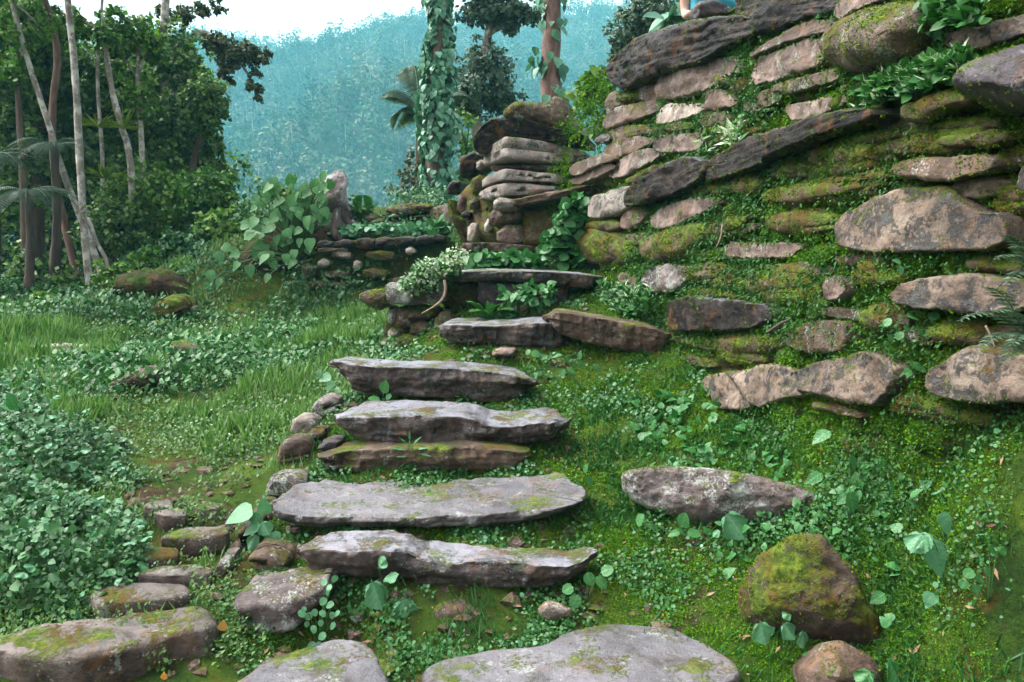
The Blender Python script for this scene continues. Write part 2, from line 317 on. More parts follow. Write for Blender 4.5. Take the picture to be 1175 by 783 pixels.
# ------------------------------------------------------------------ stone builders
def sgn(v, e): return np.sign(v) * np.abs(v) ** e
def slab(name, st, mat, Y=None, depth=.3, inward=None, prot=.0, n=5., amp=.02, strata=.008, res=.014, tilt=0., parent=None, endp=3.2, sag=0, seed=None, endlen=None, chip=.55, facets=0, square=False):
    st = np.array([(s + (0,))[:4] for s in st], float); off = np.random.default_rng(int(st[:, :3].sum() * 7) % 99991).uniform(0, 60, 3)
    px, yt, yb, dY = st.T
    if Y is None:
        Yt = wallY(px, yt) - prot; Yb = wallY(px, yb) - prot
        if inward is None: inward = wall_in(px.mean(), (yt + yb).mean() / 2)
    else: Yt = Yb = Y + dY
    T = at(px, yt, Yt); B = at(px, yb, Yb)
    inward = np.array([0, 1, 0.]) if inward is None else np.asarray(inward, float); inward = inward / np.linalg.norm(inward)
    C = (T + B) / 2; seg = np.concatenate([[0], np.cumsum(np.linalg.norm(np.diff(C, axis=0), axis=1))]); ln = seg[-1]
    nc = int(np.clip(ln / res, 16, 150)); u = np.linspace(0, 1, nc)
    u = .5 - .5 * np.cos(np.pi * u) * (1 + 0 * u); u = .55 * u + .45 * np.linspace(0, 1, nc)
    s_ = u * ln
    def ip(A): return np.stack([np.interp(s_, seg, A[:, k]) for k in range(3)], -1)
    Tt, Bb = ip(T), ip(B)
    # soften the traced corners a little
    for A in (Tt, Bb): A[1:-1] = .25 * A[:-2] + .5 * A[1:-1] + .25 * A[2:]
    C = (Tt + Bb) / 2; H = (Tt - Bb) / 2; hm = np.linalg.norm(H, axis=1)
    e = endlen or min(.22 * ln, max(.03, .62 * hm.mean()))
    d = np.minimum(s_, ln - s_); w = np.clip(d / e, 0, 1); taper = .22 + .78 * (1 - (1 - w) ** endp) ** (1 / endp)
    if square: taper = np.ones(nc)
    per = 2 * (2 * hm.mean() + depth); nr = int(np.clip(per / res, 18, 84))
    ph = np.linspace(0, 2 * np.pi, 721)[:-1]
    sa, sb = sgn(np.sin(ph), 2 / n), -sgn(np.cos(ph), 2 / n)     # sa vertical, sb depth (-1 front)
    q = np.stack([sa * hm.mean(), sb * depth / 2], -1); q = np.vstack([q, q[:1]])
    al = np.concatenate([[0], np.cumsum(np.linalg.norm(np.diff(q, axis=0), axis=1))])
    tt = np.linspace(0, al[-1], nr + 1)[:-1]; ii = np.interp(tt, al[:-1], np.arange(720)).astype(int)
    sa, sb = sa[ii], sb[ii]
    dep = depth * (1 + .18 * pn(np.stack([s_ * 3 + off[0], 0 * s_ + off[1], 0 * s_ + off[2]], -1)))
    rg = np.random.default_rng(int(abs(st[:, :3].sum()) * 13) % 99991); cmax = 2 * 2 ** (-1 / n)
    SA = np.tile(sa, (nc, 1)); SB = np.tile(sb, (nc, 1))
    def steps(lo, hi):                        # broken, stepped edge: piecewise values along the length
        nb = max(3, int(ln / (.5 * hm.mean() + .04))); br = np.sort(rg.uniform(0, ln, nb)); v = lo + (hi - lo) * rg.uniform(0, 1, nb + 1) ** 1.7
        a = v[np.searchsorted(br, s_)]
        for _ in range(3): a = .25 * np.roll(a, 1) + .5 * a + .25 * np.roll(a, -1)
        return a
    for g, lo, hi, fr in ((1, .03, .5 * chip, 1), (-1, .08, .75 * chip, 1), (1, .02, .4 * chip, -1)):
        ex = np.maximum(0, g * SA - fr * SB - (cmax - steps(lo, hi)[:, None])); SA -= g * ex / 2; SB += fr * ex / 2
    if facets:
        tn = (2 * s_ / ln - 1)[:, None]
        for _ in range(facets):
            nv = np.array([rg.choice([-1, 1]) * rg.uniform(.15, .8), rg.choice([-1, 1]) * rg.uniform(.2, 1.), -rg.uniform(.35, 1.)])
            d_ = rg.uniform(.76, .93) * np.abs(nv).sum(); ex = np.maximum(0, nv[0] * tn + nv[1] * SA + nv[2] * SB - d_) / (nv[1] ** 2 + nv[2] ** 2)
            SA -= ex * nv[1]; SB -= ex * nv[2]
    b = .5 + .5 * SB * taper[:, None]
    P = C[:, None] + H[:, None] * (SA[..., None] * (.25 + .75 * taper[:, None, None])) + inward * (b * dep[:, None])[..., None]
    if tilt: P[..., 2] += tilt * b * (SA + 1) / 2
    du = np.gradient(P, axis=0); dv = np.roll(P, -1, 1) - np.roll(P, 1, 1)
    N = np.cross(du, dv); N /= np.linalg.norm(N, axis=-1)[..., None] + 1e-9
    cen = P.mean((0, 1))
    if ((P - cen) * N).sum() < 0: N = -N
    sz = np.linalg.norm(P.max((0, 1)) - P.min((0, 1)))
    Q = P + off
    f1 = 1.6 / max(.15, hm.mean() * 2)
    el_ = np.array([.55, .55, 1.15])
    D = amp * (.7 * fbm(Q * el_, min(f1 * .5, 4.5), 2) + .34 * fbm(Q * el_, min(f1 * 1.5, 12), 4, .55) - .45 * np.abs(fbm(Q * el_, min(f1 * .9, 7), 2)) + .1)
    D += amp * .35 * (np.abs(fbm(Q * el_, 9, 3)) - .25) * np.clip(1.1 - 1.5 * np.abs(N[..., 2]), 0, 1)
    D *= 1 - .6 * np.clip((N[..., 2] - .5) * 3, 0, 1)
    if strata:
        zz = (Q * np.array([.9, .9, 1])); w_ = .25 * fbm(Q, 2.5, 2)
        sn = pn(np.stack([Q[..., 0] * 4.2, Q[..., 1] * 4.2, Q[..., 2] * 20 + w_ * 10], -1))
        sn2 = pn(np.stack([Q[..., 0] * 8, Q[..., 1] * 8, Q[..., 2] * 48 + w_ * 18], -1))
        D += strata * np.clip(1.15 - np.abs(N[..., 2]) * 1.9, 0, 1) * (np.tanh(sn * 3) + .5 * np.tanh(sn2 * 3))
    D += .30 * min(amp, .02) * fbm(Q, 24, 4, .6)
    P = P + N * D[..., None]
    V = P.reshape(-1, 3); i = np.arange(nc * nr).reshape(nc, nr); j = np.roll(i, -1, 1)
    Fq = np.stack([i[:-1], j[:-1], j[1:], i[1:]], -1).reshape(-1, 4)
    c0, c1 = len(V), len(V) + 1; V = np.vstack([V, P[0].mean(0), P[-1].mean(0)])
    f0 = np.stack([np.full(nr, c0), j[0], i[0]], -1); f1_ = np.stack([np.full(nr, c1), i[-1], j[-1]], -1)
    o = mesh_obj(name, V, [Fq, f0, f1_], mat, parent)
    return o

MOSSY = []
def sm(x): x = np.clip(x, 0, 1); return x * x * (3 - 2 * x)
def face(name, st, mat, Y=None, depth=.25, inward=None, prot=.0, bevel=.016, relief=.018, dome=0., res=.012, strata=0., parent=None, edge=.006, **_):
    st = np.array([(q + (0,))[:4] for q in st], float); rg = np.random.default_rng(int(abs(st[:, :3].sum()) * 17) % 99991); off = rg.uniform(0, 60, 3)
    px = np.concatenate([st[:, 0], st[::-1, 0]]); py = np.concatenate([st[:, 1], st[::-1, 2]]); dY = np.concatenate([st[:, 3], st[::-1, 3]])
    if Y is None:
        Yv = wallY(px, py) - prot
        if inward is None: inward = wall_in(px.mean(), py.mean())
    else: Yv = Y + dY
    P = at(px, py, Yv); w = -nrm(np.array([0, 1, 0.]) if inward is None else np.asarray(inward, float)); c = P.mean(0)
    u = nrm(np.cross(np.array([0, 0, 1.]), w)); v = np.cross(w, u)
    a, b, d = (P - c) @ u, (P - c) @ v, (P - c) @ w
    k = np.linalg.lstsq(np.stack([a, b, np.ones_like(a)], -1), d, rcond=None)[0]
    A = np.stack([a, b], -1); A = np.vstack([A, A[:1]]); seg = np.concatenate([[0], np.cumsum(np.linalg.norm(np.diff(A, axis=0), axis=1))])
    M_ = int(np.clip(seg[-1] / res, 44, 190)); t_ = np.linspace(0, seg[-1], M_ + 1)[:-1]
    O = np.stack([np.interp(t_, seg, A[:, i]) for i in range(2)], -1)
    O = .22 * np.roll(O, 1, 0) + .56 * O + .22 * np.roll(O, -1, 0)
    cc = O.mean(0); C2 = np.cov((O - cc).T); ev, evec = np.linalg.eigh(C2); ax = evec[:, 1]; sx = (O - cc) @ ax; sy = (O - cc) @ evec[:, 0]
    short = (sy.max() - sy.min()) / 2; lo, hi = sx.min() + short * .9, sx.max() - short * .9
    if lo > hi: lo = hi = (lo + hi) / 2
    tgt = cc + np.clip(sx, lo, hi)[:, None] * ax + .15 * ((O - cc) @ evec[:, 0])[:, None] * evec[:, 0] * 0
    To = np.roll(O, -1, 0) - np.roll(O, 1, 0); No = nrm(np.stack([To[:, 1], -To[:, 0]], -1)); No *= np.sign(((O - tgt) * No).sum(-1, keepdims=True) + 1e-9)
    q3 = np.column_stack([O, np.zeros(M_)]) + off
    O = O + No * (edge * 1.5 * fbm(q3, 9, 3) + edge * .7 * fbm(q3, 30, 2))[:, None]
    bevel = min(bevel, short * .4); f = bevel / short
    kin = int(np.clip(short / res, 5, 34)); ts = [(.10, -depth), (.02, -depth * .55), (-.015, -bevel * 1.7), (.0, -bevel * .9), (.3 * f, -bevel * .38), (.65 * f, -bevel * .1), (f, 0)] + [(x, 0) for x in np.linspace(f, 1, kin + 1)[1:]]
    planes = [(rg.normal(0, .16), rg.normal(0, .22), rg.uniform(0, relief * .9)) for _ in range(5)]
    V = []
    for t, dd in ts:
        q = O * (1 - t) + tgt * t; Q3 = np.column_stack([q, np.full(M_, dd)]) + off
        r = np.min([pa * (q[:, 0] - cc[0]) + pb * (q[:, 1] - cc[1]) + pc for pa, pb, pc in planes], 0); r = np.clip(r, -.9 * relief, relief) + .75 * relief
        r = r + relief * (.45 * fbm(Q3, 5, 3) + .28 * fbm(Q3, 20, 4, .6))
        if strata:
            strata_ = strata * .22
            L_ = Q3 @ np.array([ax[0] * 1.6, ax[1] * 1.6, 0]); H_ = (q - cc) @ evec[:, 0] * 40 + .9 * fbm(Q3, 2.4, 2)
            r = r + strata_ * (np.tanh(3 * pn(np.stack([L_, H_, 0 * L_ + off[2]], -1))) + .5 * np.tanh(3 * pn(np.stack([L_ * 2, H_ * 2.3, 0 * L_ + off[1]], -1))))
        ins = sm((t - 0) / max(2.2 * f, .12)) if t > 0 else 0
        dv = dd + r * (ins if dd > -depth * .5 else 0) + dome * (1 - (1 - max(t, 0)) ** 2)
        if dd <= -depth * .5: q = q + No * (.012 * fbm(Q3, 6, 3))[:, None]
        V.append(c + q[:, :1] * u + q[:, 1:] * v + (k[0] * q[:, 0] + k[1] * q[:, 1] + k[2] + dv)[:, None] * w)
    V = np.array(V); n_ = len(ts); i = np.arange(n_ * M_).reshape(n_, M_); j = np.roll(i, -1, 1)
    Fq = np.stack([i[:-1], j[:-1], j[1:], i[1:]], -1).reshape(-1, 4)
    fn = np.cross(V[7, 1] - V[7, 0], V[8, 0] - V[7, 0])
    if fn @ w < 0: Fq = Fq[:, ::-1]
    MOSSY.append((V.reshape(-1, 3), Fq, M_, mat.name)); return mesh_obj(name, V.reshape(-1, 3), Fq, mat, parent)

def plan_slab(name, poly, z, mat, thick=.12, amp=.012, parent=None, tilt=(0, 0), M_=110, dome=.012):
    poly = np.array(poly, float); dx, dz = ray(poly[:, 0], poly[:, 1]); Y = (z - EYE) / dz
    P = np.stack([dx * Y, Y], -1); P = np.vstack([P, P[:1]])
    s = np.concatenate([[0], np.cumsum(np.linalg.norm(np.diff(P, axis=0), axis=1))]); t = np.linspace(0, s[-1], M_ + 1)[:-1]
    R = np.stack([np.interp(t, s, P[:, k]) for k in range(2)], -1)
    for _ in range(2): R = .25 * np.roll(R, 1, 0) + .5 * R + .25 * np.roll(R, -1, 0)
    c = R.mean(0); rings = [(.90, -thick), (.985, -thick * .7), (1.0, -thick * .4), (.997, -.022), (.985, -.007), (.965, 0), (.93, .002)] + [(k, .004) for k in np.linspace(.87, .06, 22)]
    off = np.array([c[0] * 3, c[1] * 5, 9.]); V = []
    for k, dzz in rings:
        q = c + (R - c) * k; V.append(np.column_stack([q, np.full(M_, z + dzz + dome * (1 - k))]))
    V = np.array(V); Q = V + off
    out = np.zeros_like(V); out[..., :2] = (R - c) / np.linalg.norm(R - c, axis=1)[:, None]
    edge = np.array([1 if k > .95 else 0 for k, _ in rings])[:, None]
    V = V + out * (edge * amp * 1.4 * fbm(Q, 6, 4))[..., None]
    V[..., 2] += amp * (fbm(Q, 2.2, 5, .55)) * (1 - .6 * edge) + .25 * amp * fbm(Q, 18, 3) - .9 * amp * np.clip(pn(Q * 3.1) - .25, 0, 1)
    V[..., 2] += tilt[0] * (V[..., 0] - c[0]) + tilt[1] * (V[..., 1] - c[1])
    nr = len(rings); i = np.arange(nr * M_).reshape(nr, M_); j = np.roll(i, -1, 1)
    Fq = np.stack([i[:-1], j[:-1], j[1:], i[1:]], -1).reshape(-1, 4); VV = V.reshape(-1, 3)
    cc = len(VV); VV = np.vstack([VV, V[-1].mean(0)]); ft = np.stack([i[-1], j[-1], np.full(M_, cc)], -1)
    cb = len(VV); VV = np.vstack([VV, V[0].mean(0)]); fb = np.stack([j[0], i[0], np.full(M_, cb)], -1)
    return mesh_obj(name, VV, [Fq, ft, fb], mat, parent)

# ------------------------------------------------------------------ leaves
TPL = {}
TPL['rhomb'] = (np.array([(0, 0, 0), (.33, .45, .07), (0, 1, 0), (-.33, .45, .07)]), np.array([(0, 1, 2), (0, 2, 3)]))
TPL['narrow'] = (np.array([(0, 0, 0), (.14, .4, .03), (0, 1, -.08), (-.14, .4, .03)]), np.array([(0, 1, 2), (0, 2, 3)]))
TPL['blade'] = (np.array([(-.035, 0, 0), (.035, 0, 0), (.028, .5, .0), (-.028, .5, .0), (0, 1, -.12)]), np.array([(0, 1, 2), (0, 2, 3), (3, 2, 4)]))
def outline_leaf(half, fold=.12, droop=.12):
    """half: list of (width, y) from base to tip; midrib points are added."""
    mid = [(0, y, 0) for _, y in half]; R = [(w, y, fold * w) for w, y in half]; Lf = [(-w, y, fold * w) for w, y in half]
    n = len(half); V = np.array(mid + R + Lf, float); V[:, 2] -= droop * np.clip(V[:, 1], 0, 1) ** 2
    Fs = []
    for i in range(n - 1):
        Fs += [(i, n + i, n + i + 1), (i, n + i + 1, i + 1), (i, i + 1, 2 * n + i + 1), (i, 2 * n + i + 1, 2 * n + i)]
    return V, np.array(Fs)
TPL['round'] = outline_leaf([(.0, 0), (.34, .1), (.47, .4), (.40, .72), (.16, .95), (0, 1)], .1, .1)
TPL['ovate'] = outline_leaf([(.0, 0), (.24, .12), (.34, .38), (.24, .7), (.08, .92), (0, 1)], .18, .2)
TPL['heart'] = outline_leaf([(.28, -.16), (.46, .02), (.47, .25), (.36, .5), (.18, .78), (0, 1)], .16, .22)
def lobed():
    a = np.linspace(-math.pi * .93, math.pi * .93, 61)
    r = .5 * (1 - .16 * np.abs(np.sin(a * 2.5)) ** .8 - .11 * np.abs(np.sin(a * 9.5)) + .14 * np.cos(a) )
    V = [(0, .06, 0)] + [(r_ * math.sin(t), .42 + r_ * math.cos(t), .0) for t, r_ in zip(a, r)]
    # middle ring for curvature
    V = np.array(V); mid = V[1:] * .55 + V[0] * .45; nn = len(a)
    V = np.vstack([V, mid]); rr = np.linalg.norm(V[:, :2] - V[0, :2], axis=1)
    V[:, 2] = .22 * rr ** 1.5 * np.concatenate([[0], np.cos(a * 3.5), np.cos(a * 3.5)]) * .6 - .18 * rr ** 2
    Fs = []
    for i in range(nn - 1):
        Fs += [(0, 1 + nn + i, 2 + nn + i), (1 + nn + i, 1 + i, 2 + i), (1 + nn + i, 2 + i, 2 + nn + i)]
    return V, np.array(Fs)[:, ::-1]
TPL['lobed'] = lobed()
def nrm(v): return v / (np.linalg.norm(v, axis=-1, keepdims=True) + 1e-9)
def leaves(tpl, pos, dirv, nv, size, wid=None):
    V, Fs = TPL[tpl] if isinstance(tpl, str) else tpl
    y = nrm(dirv); x = nrm(np.cross(y, nv)); z = np.cross(x, y)
    wid = np.ones(len(pos)) if wid is None else wid
    A = pos[:, None] + size[:, None, None] * (V[None, :, :1] * wid[:, None, None] * x[:, None] + V[None, :, 1:2] * y[:, None] + V[None, :, 2:] * z[:, None])
    FF = Fs[None] + (np.arange(len(pos)) * len(V))[:, None, None]
    return A.reshape(-1, 3), FF.reshape(-1, 3), len(V)
def rdir(n, rng=RNG): return nrm(rng.normal(size=(n, 3)))
def merge(lst):
    Vs, Fs, o = [], [], 0
    for V, F_ in lst: Vs.append(V); Fs.append(np.asarray(F_) + o); o += len(V)
    return np.vstack(Vs), np.vstack(Fs)
def tube(P, R, seg=8, wob=.12, sub=6):
    P = np.array(P, float); R = np.array(R, float)
    if len(R) == 2 and len(P) > 2: R = np.linspace(R[0], R[1], len(P))
    s = np.arange(len(P)); t = np.linspace(0, len(P) - 1, (len(P) - 1) * sub + 1)
    if len(P) > 2:     # Catmull-Rom
        Pe = np.vstack([2 * P[0] - P[1], P, 2 * P[-1] - P[-2]]); k = np.minimum(t.astype(int), len(P) - 2); f = (t - k)[:, None]
        a, b, c, d = Pe[k], Pe[k + 1], Pe[k + 2], Pe[k + 3]
        Q = .5 * (2 * b + (c - a) * f + (2 * a - 5 * b + 4 * c - d) * f ** 2 + (3 * b - a - 3 * c + d) * f ** 3)
    else: Q = np.stack([np.interp(t, s, P[:, k]) for k in range(3)], -1)
    r = np.interp(t, s, R); T = nrm(np.gradient(Q, axis=0)); up = np.array([.31, .9, .2])
    X = nrm(np.cross(T, up)); Yv = np.cross(T, X); a = np.linspace(0, 2 * np.pi, seg + 1)[:-1]
    rr = r[:, None] * (1 + wob * pn(np.stack([Q[:, :1] * 4 + np.cos(a) * 1.3, Q[:, 1:2] * 4 + np.sin(a) * 1.3, Q[:, 2:] * 4 + 0 * a], -1)))
    V = Q[:, None] + rr[..., None] * (np.cos(a)[None, :, None] * X[:, None] + np.sin(a)[None, :, None] * Yv[:, None])
    n = len(Q); i = np.arange(n * seg).reshape(n, seg); j = np.roll(i, -1, 1)
    Fq = np.stack([i[:-1], i[1:], j[1:], j[:-1]], -1).reshape(-1, 4); V = V.reshape(-1, 3)
    Ft = np.concatenate([Fq[:, [0, 1, 2]], Fq[:, [0, 2, 3]]]); c0, c1 = len(V), len(V) + 1
    V = np.vstack([V, Q[0], Q[-1]])
    Ft = np.vstack([Ft, np.stack([np.full(seg, c0), i[0], j[0]], -1), np.stack([np.full(seg, c1), j[-1], i[-1]], -1)])
    return V, Ft

LM = {}
LM['creeper'] = leaf_mat('creeper_leaf', [(.012, .065, .008), (.022, .10, .014), (.045, .155, .03), (.04, .14, .045)], .45, .22)
LM['lawn'] = leaf_mat('lawn_leaf', [(.02, .075, .008), (.045, .13, .016), (.07, .165, .025), (.12, .18, .04), (.06, .15, .04), (.11, .20, .10)], .55, .28)
LM['stonemoss'] = leaf_mat('stone_moss_leaf', [(.016, .06, .004), (.045, .13, .005), (.10, .21, .006), (.13, .12, .008), (.17, .27, .008), (.03, .10, .005)], .85, .2, spec=.1)
LM['climb'] = leaf_mat('climbing_leaf', [(.018, .085, .016), (.035, .14, .03), (.06, .19, .05), (.10, .20, .04)], .4, .25, veins=True)
LM['blade'] = leaf_mat('grass_blade', [(.045, .12, .018), (.085, .19, .035), (.14, .25, .06), (.22, .30, .13)], .5, .35)
LM['moss'] = leaf_mat('moss_leaf', [(.018, .085, .003), (.045, .15, .004), (.10, .24, .005), (.19, .29, .008)], .8, .2, spec=.2)
LM['fernmoss'] = leaf_mat('fern_moss_leaf', [(.01, .055, .008), (.025, .10, .012), (.04, .14, .02)], .6, .2)
LM['bush'] = leaf_mat('bush_leaf', [(.011, .05, .010), (.022, .09, .018), (.04, .135, .034), (.085, .20, .085), (.025, .10, .025)], .5, .2)
LM['broad'] = leaf_mat('broad_leaf', [(.02, .10, .018), (.035, .15, .035), (.06, .19, .06)], .38, .25, veins=True)
LM['minty'] = leaf_mat('minty_leaf', [(.035, .15, .05), (.075, .22, .10), (.12, .28, .16)], .42, .25, veins=True)
LM['white'] = leaf_mat('white_leaf', [(.10, .25, .07), (.22, .36, .15), (.42, .50, .34), (.5, .55, .44)], .5, .25)
LM['treedark'] = leaf_mat('dark_tree_leaf', [(.02, .06, .010), (.055, .13, .024), (.11, .21, .04), (.19, .28, .08)], .45, .38)
LM['treemid'] = leaf_mat('mid_tree_leaf', [(.03, .09, .008), (.07, .18, .016), (.12, .25, .025), (.19, .28, .05)], .45, .35)
LM['treebright'] = leaf_mat('bright_tree_leaf', [(.03, .09, .008), (.05, .15, .012), (.09, .21, .02)], .4, .3)
LM['treegrey'] = leaf_mat('grey_tree_leaf', [(.03, .065, .035), (.065, .115, .065), (.12, .175, .12)], .5, .25)
LM['olive'] = leaf_mat('olive_tree_leaf', [(.03, .04, .012), (.06, .075, .02), (.10, .11, .04)], .5, .25)
LM['ivy'] = leaf_mat('ivy_leaf', [(.04, .14, .075), (.08, .22, .13), (.13, .28, .18)], .4, .18)
LM['fern'] = leaf_mat('fern_leaf', [(.03, .13, .015), (.06, .20, .03)], .5, .3)
LM['treefern'] = leaf_mat('tree_fern_leaf', [(.03, .06, .035), (.06, .10, .065)], .5, .2)
LM['far'] = leaf_mat('far_leaf', [(.010, .040, .018), (.025, .085, .035), (.06, .13, .055), (.13, .17, .10), (.21, .21, .15)], .95, .1, tint=True, spec=.05)
LM['brom'] = leaf_mat('bromeliad_leaf', [(.10, .17, .015), (.20, .24, .03)], .45, .3)
LM['dead'] = leaf_mat('dead_leaf', [(.10, .05, .025), (.22, .13, .07), (.3, .2, .12)], .7, .1)
BK = {}
BK['pale'] = bark_mat('pale_bark', (.09, .07, .052), (.27, .235, .20), 9, blot=(.40, .38, .34))
BK['brown'] = bark_mat('brown_bark', (.05, .033, .022), (.15, .105, .075), 8)
BK['red'] = bark_mat('reddish_bark', (.08, .04, .03), (.22, .13, .105), 14)
BK['dark'] = bark_mat('dark_bark', (.02, .013, .01), (.08, .055, .04), 8)
BK['stump'] = bark_mat('weathered_stump_bark', (.018, .012, .009), (.10, .08, .07), 12, blot=(.26, .24, .235))
BK['stem'] = plain_mat('green_stem', (.05, .13, .03), .5)
BK['twig'] = bark_mat('twig_bark', (.16, .10, .07), (.34, .25, .19), 20)
BK['farpale'] = plain_mat('far_pale_bark', (.33, .32, .29), .9)

# ================================================================== WALL ON THE RIGHT
wall = empty('dry_stone_wall', (wallX(5., .4), 5., .35))
tag(wall, 'tall mossy dry stone terrace wall with ledges of jutting slabs, right of the stair', 'stone wall')
wy = np.concatenate([np.linspace(1.95, 5, 330), np.linspace(5, 7.9, 170)[1:]]); wz = np.linspace(.0, EYE + 1.62, 260)
WYg, WZg = np.meshgrid(wy, wz); WXg = wallX(np.minimum(WYg, 7.3), WZg) + np.clip(WYg - 7.3, 0, 9) * 3.; WYg = np.where(WYg > 7.3, 7.3 + (WYg - 7.3) * .8, WYg)
top_lim = EYE + 1.62
Pw = np.stack([WXg, WYg, WZg], -1)
nin = np.array([.86, .5, 0])
def wall_bump(P):
    u = P[..., 1] * 1.05 + .05 * fbm(P, 3, 2); v = P[..., 2] + .05 * fbm(P, 2.2, 2) + .05 * pn(P * 1.1)
    r = np.floor(v / .135); fv = v / .135 - r; hsh = np.abs(np.sin(r * 127.1) * 43758.5) % 1
    ln_ = .26 + .3 * hsh; q = u / ln_ + hsh * 7.3; k = np.floor(q); fu = q - k; h2 = np.abs(np.sin(k * 311.7 + r * 74.7) * 9758.5) % 1
    b = (1 - np.abs(2 * fv - 1) ** 4) * (1 - np.abs(2 * fu - 1) ** 6)
    return .035 * fbm(P, 2.6, 3) + (b - .5) * (.035 + .075 * h2) * np.clip((P[..., 2] - .55) * 2.5, 0, 1) + .014 * fbm(P, 11, 3)
Pw = Pw + nin * (.065 - wall_bump(Pw))[..., None]
mesh_obj('mossy_core', Pw.reshape(-1, 3), gridfaces(*WYg.shape)[:, ::-1], M['bank'], wall)

def inpoly(px, py, poly):
    poly = np.asarray(poly, float); c = np.zeros(len(px), bool); j = len(poly) - 1
    for i in range(len(poly)):
        xi, yi = poly[i]; xj, yj = poly[j]
        c ^= ((yi > py) != (yj > py)) & (px < (xj - xi) * (py - yi) / (yj - yi + 1e-9) + xi); j = i
    return c
POLYS = []
def W(st, mat, prot=.02, depth=.28, name='stone', label=None, **kw):
    hpx = np.mean([q[2] - q[1] for q in st]); Yc = float(wallY(np.mean([q[0] for q in st]), st[len(st) // 2][1])); h = hpx * mpp(Yc)
    kw = {k_: v_ for k_, v_ in kw.items() if k_ in ('strata', 'dome', 'relief', 'bevel', 'inward')}
    kw.setdefault('relief', float(np.clip(.16 * h, .010, .045))); kw.setdefault('bevel', float(np.clip(.10 * h, .008, .03))); kw.setdefault('strata', .002)
    if mat == 'mossy': kw['dome'] = .25 * h; kw['bevel'] = .03
    if mat != 'mossy': POLYS.append((mat == 'half', [(q[0], q[1]) for q in st] + [(q[0], q[2]) for q in st[::-1]]))
    o = face(name, st, M[mat], prot=prot, depth=depth, parent=wall, res=float(np.clip(.0026 * Yc, .008, .02)), **kw)
    if label: o['label'] = label
    return o
# capstones and the upper courses
W([(689,78,82),(698,68,97),(712,57,102),(728,44,100),(750,36,90),(770,30,82),(800,22,72),(825,19,58),(845,17,46),(862,20,38)], 'dark', .22, .55, 'capstone', 'dark overhanging capstone with bluish upper edge', strata=.028, amp=.035, n=3.2)
W([(840,-2,18),(860,-10,38),(880,-14,36),(906,-15,28),(930,-15,19),(958,-12,12),(968,-8,4)], 'dark', .12, .5, 'capstone', 'dark brown capstone in deep shadow', strata=.02)
W([(754,100,115),(760,88,115),(768,81,114),(780,77,112),(792,75,109),(810,70,103),(822,67,96),(838,65,87),(846,65,82),(850,72,78)], 'pink', .06, n=5)
W([(734,108,116),(740,96,117),(750,93,117),(756,98,116)], 'brown')
W([(695,118,132),(698,108,132),(706,105,128),(716,110,120)], 'half')
W([(708,112,122),(718,104,120),(732,98,117),(742,97,116)], 'mossy', .0)
W([(690,140,147),(697,130,149),(708,122,146),(730,118,138),(752,115,129),(757,118,126)], 'brown', .06)
W([(752,134,142),(760,121,143),(772,119,140),(786,119,136),(800,119,130),(807,122,127)], 'white', .05)
W([(808,107,127),(814,103,128),(826,103,126),(838,110,123),(845,115,119)], 'brown', .05, n=6)
W([(803,134,145),(812,128,147),(828,128,144),(838,133,138)], 'half')
W([(695,153,163),(703,147,165),(716,144,160),(736,143,155),(748,149,153)], 'half', .04)
W([(692,170,175),(700,165,181),(712,159,181),(724,156,177),(738,157,169),(748,160,164)], 'brown', .05)
W([(697,194,202),(703,189,205),(712,183,204),(722,176,200),(734,171,193),(748,171,184),(756,175,180)], 'pink', .05)
W([(748,152,157),(760,143,156),(780,139,152),(792,140,150)], 'mossy', .03)
W([(748,160,168),(752,156,173),(762,154,175),(780,153,175),(800,153,173),(808,157,168)], 'pink', .06, n=5)
W([(858,94,98),(863,82,99),(868,69,98),(890,57,92),(910,50,86),(928,43,80),(938,45,74),(949,51,60)], 'pink', .06, n=6, amp=.02)
W([(859,62,67),(868,55,65),(880,48,60),(906,32,48),(930,23,40),(952,22,37),(961,29,34)], 'brown', .09, strata=.012)
W([(886,98,107),(896,95,108),(915,90,105),(936,84,100),(955,81,93),(963,84,88)], 'half', .06)
W([(852,121,127),(858,112,129),(868,106,129),(880,102,124),(894,106,115)], 'half', .06)
W([(900,122,130),(907,120,139),(925,117,138),(945,112,130),(965,108,121),(977,106,112)], 'pink', .01, n=7, amp=.012)
W([(954,46,66),(960,36,76),(968,26,82),(980,13,86),(1000,3,87),(1020,0,82),(1042,0,66),(1056,4,44),(1066,12,30)], 'half', .1, .4, 'boulder', 'big rust and moss stained boulder', dome=.12, bevel=.05, relief=.03)
W([(956,8,18),(962,2,22),(975,-4,14),(1000,-6,4),(1008,-6,0)], 'pink', .12)
W([(1086,42,52),(1100,34,55),(1120,29,54),(1145,22,48),(1175,15,40),(1200,10,34),(1210,20,26)], 'tan', .03)
W([(1102,94,106),(1108,86,113),(1116,76,119),(1130,64,126),(1148,55,131),(1175,46,132),(1205,45,128),(1225,60,110)], 'purple', .14, .4, 'boulder', 'smooth dark purple boulder', dome=.13, bevel=.06, relief=.02)
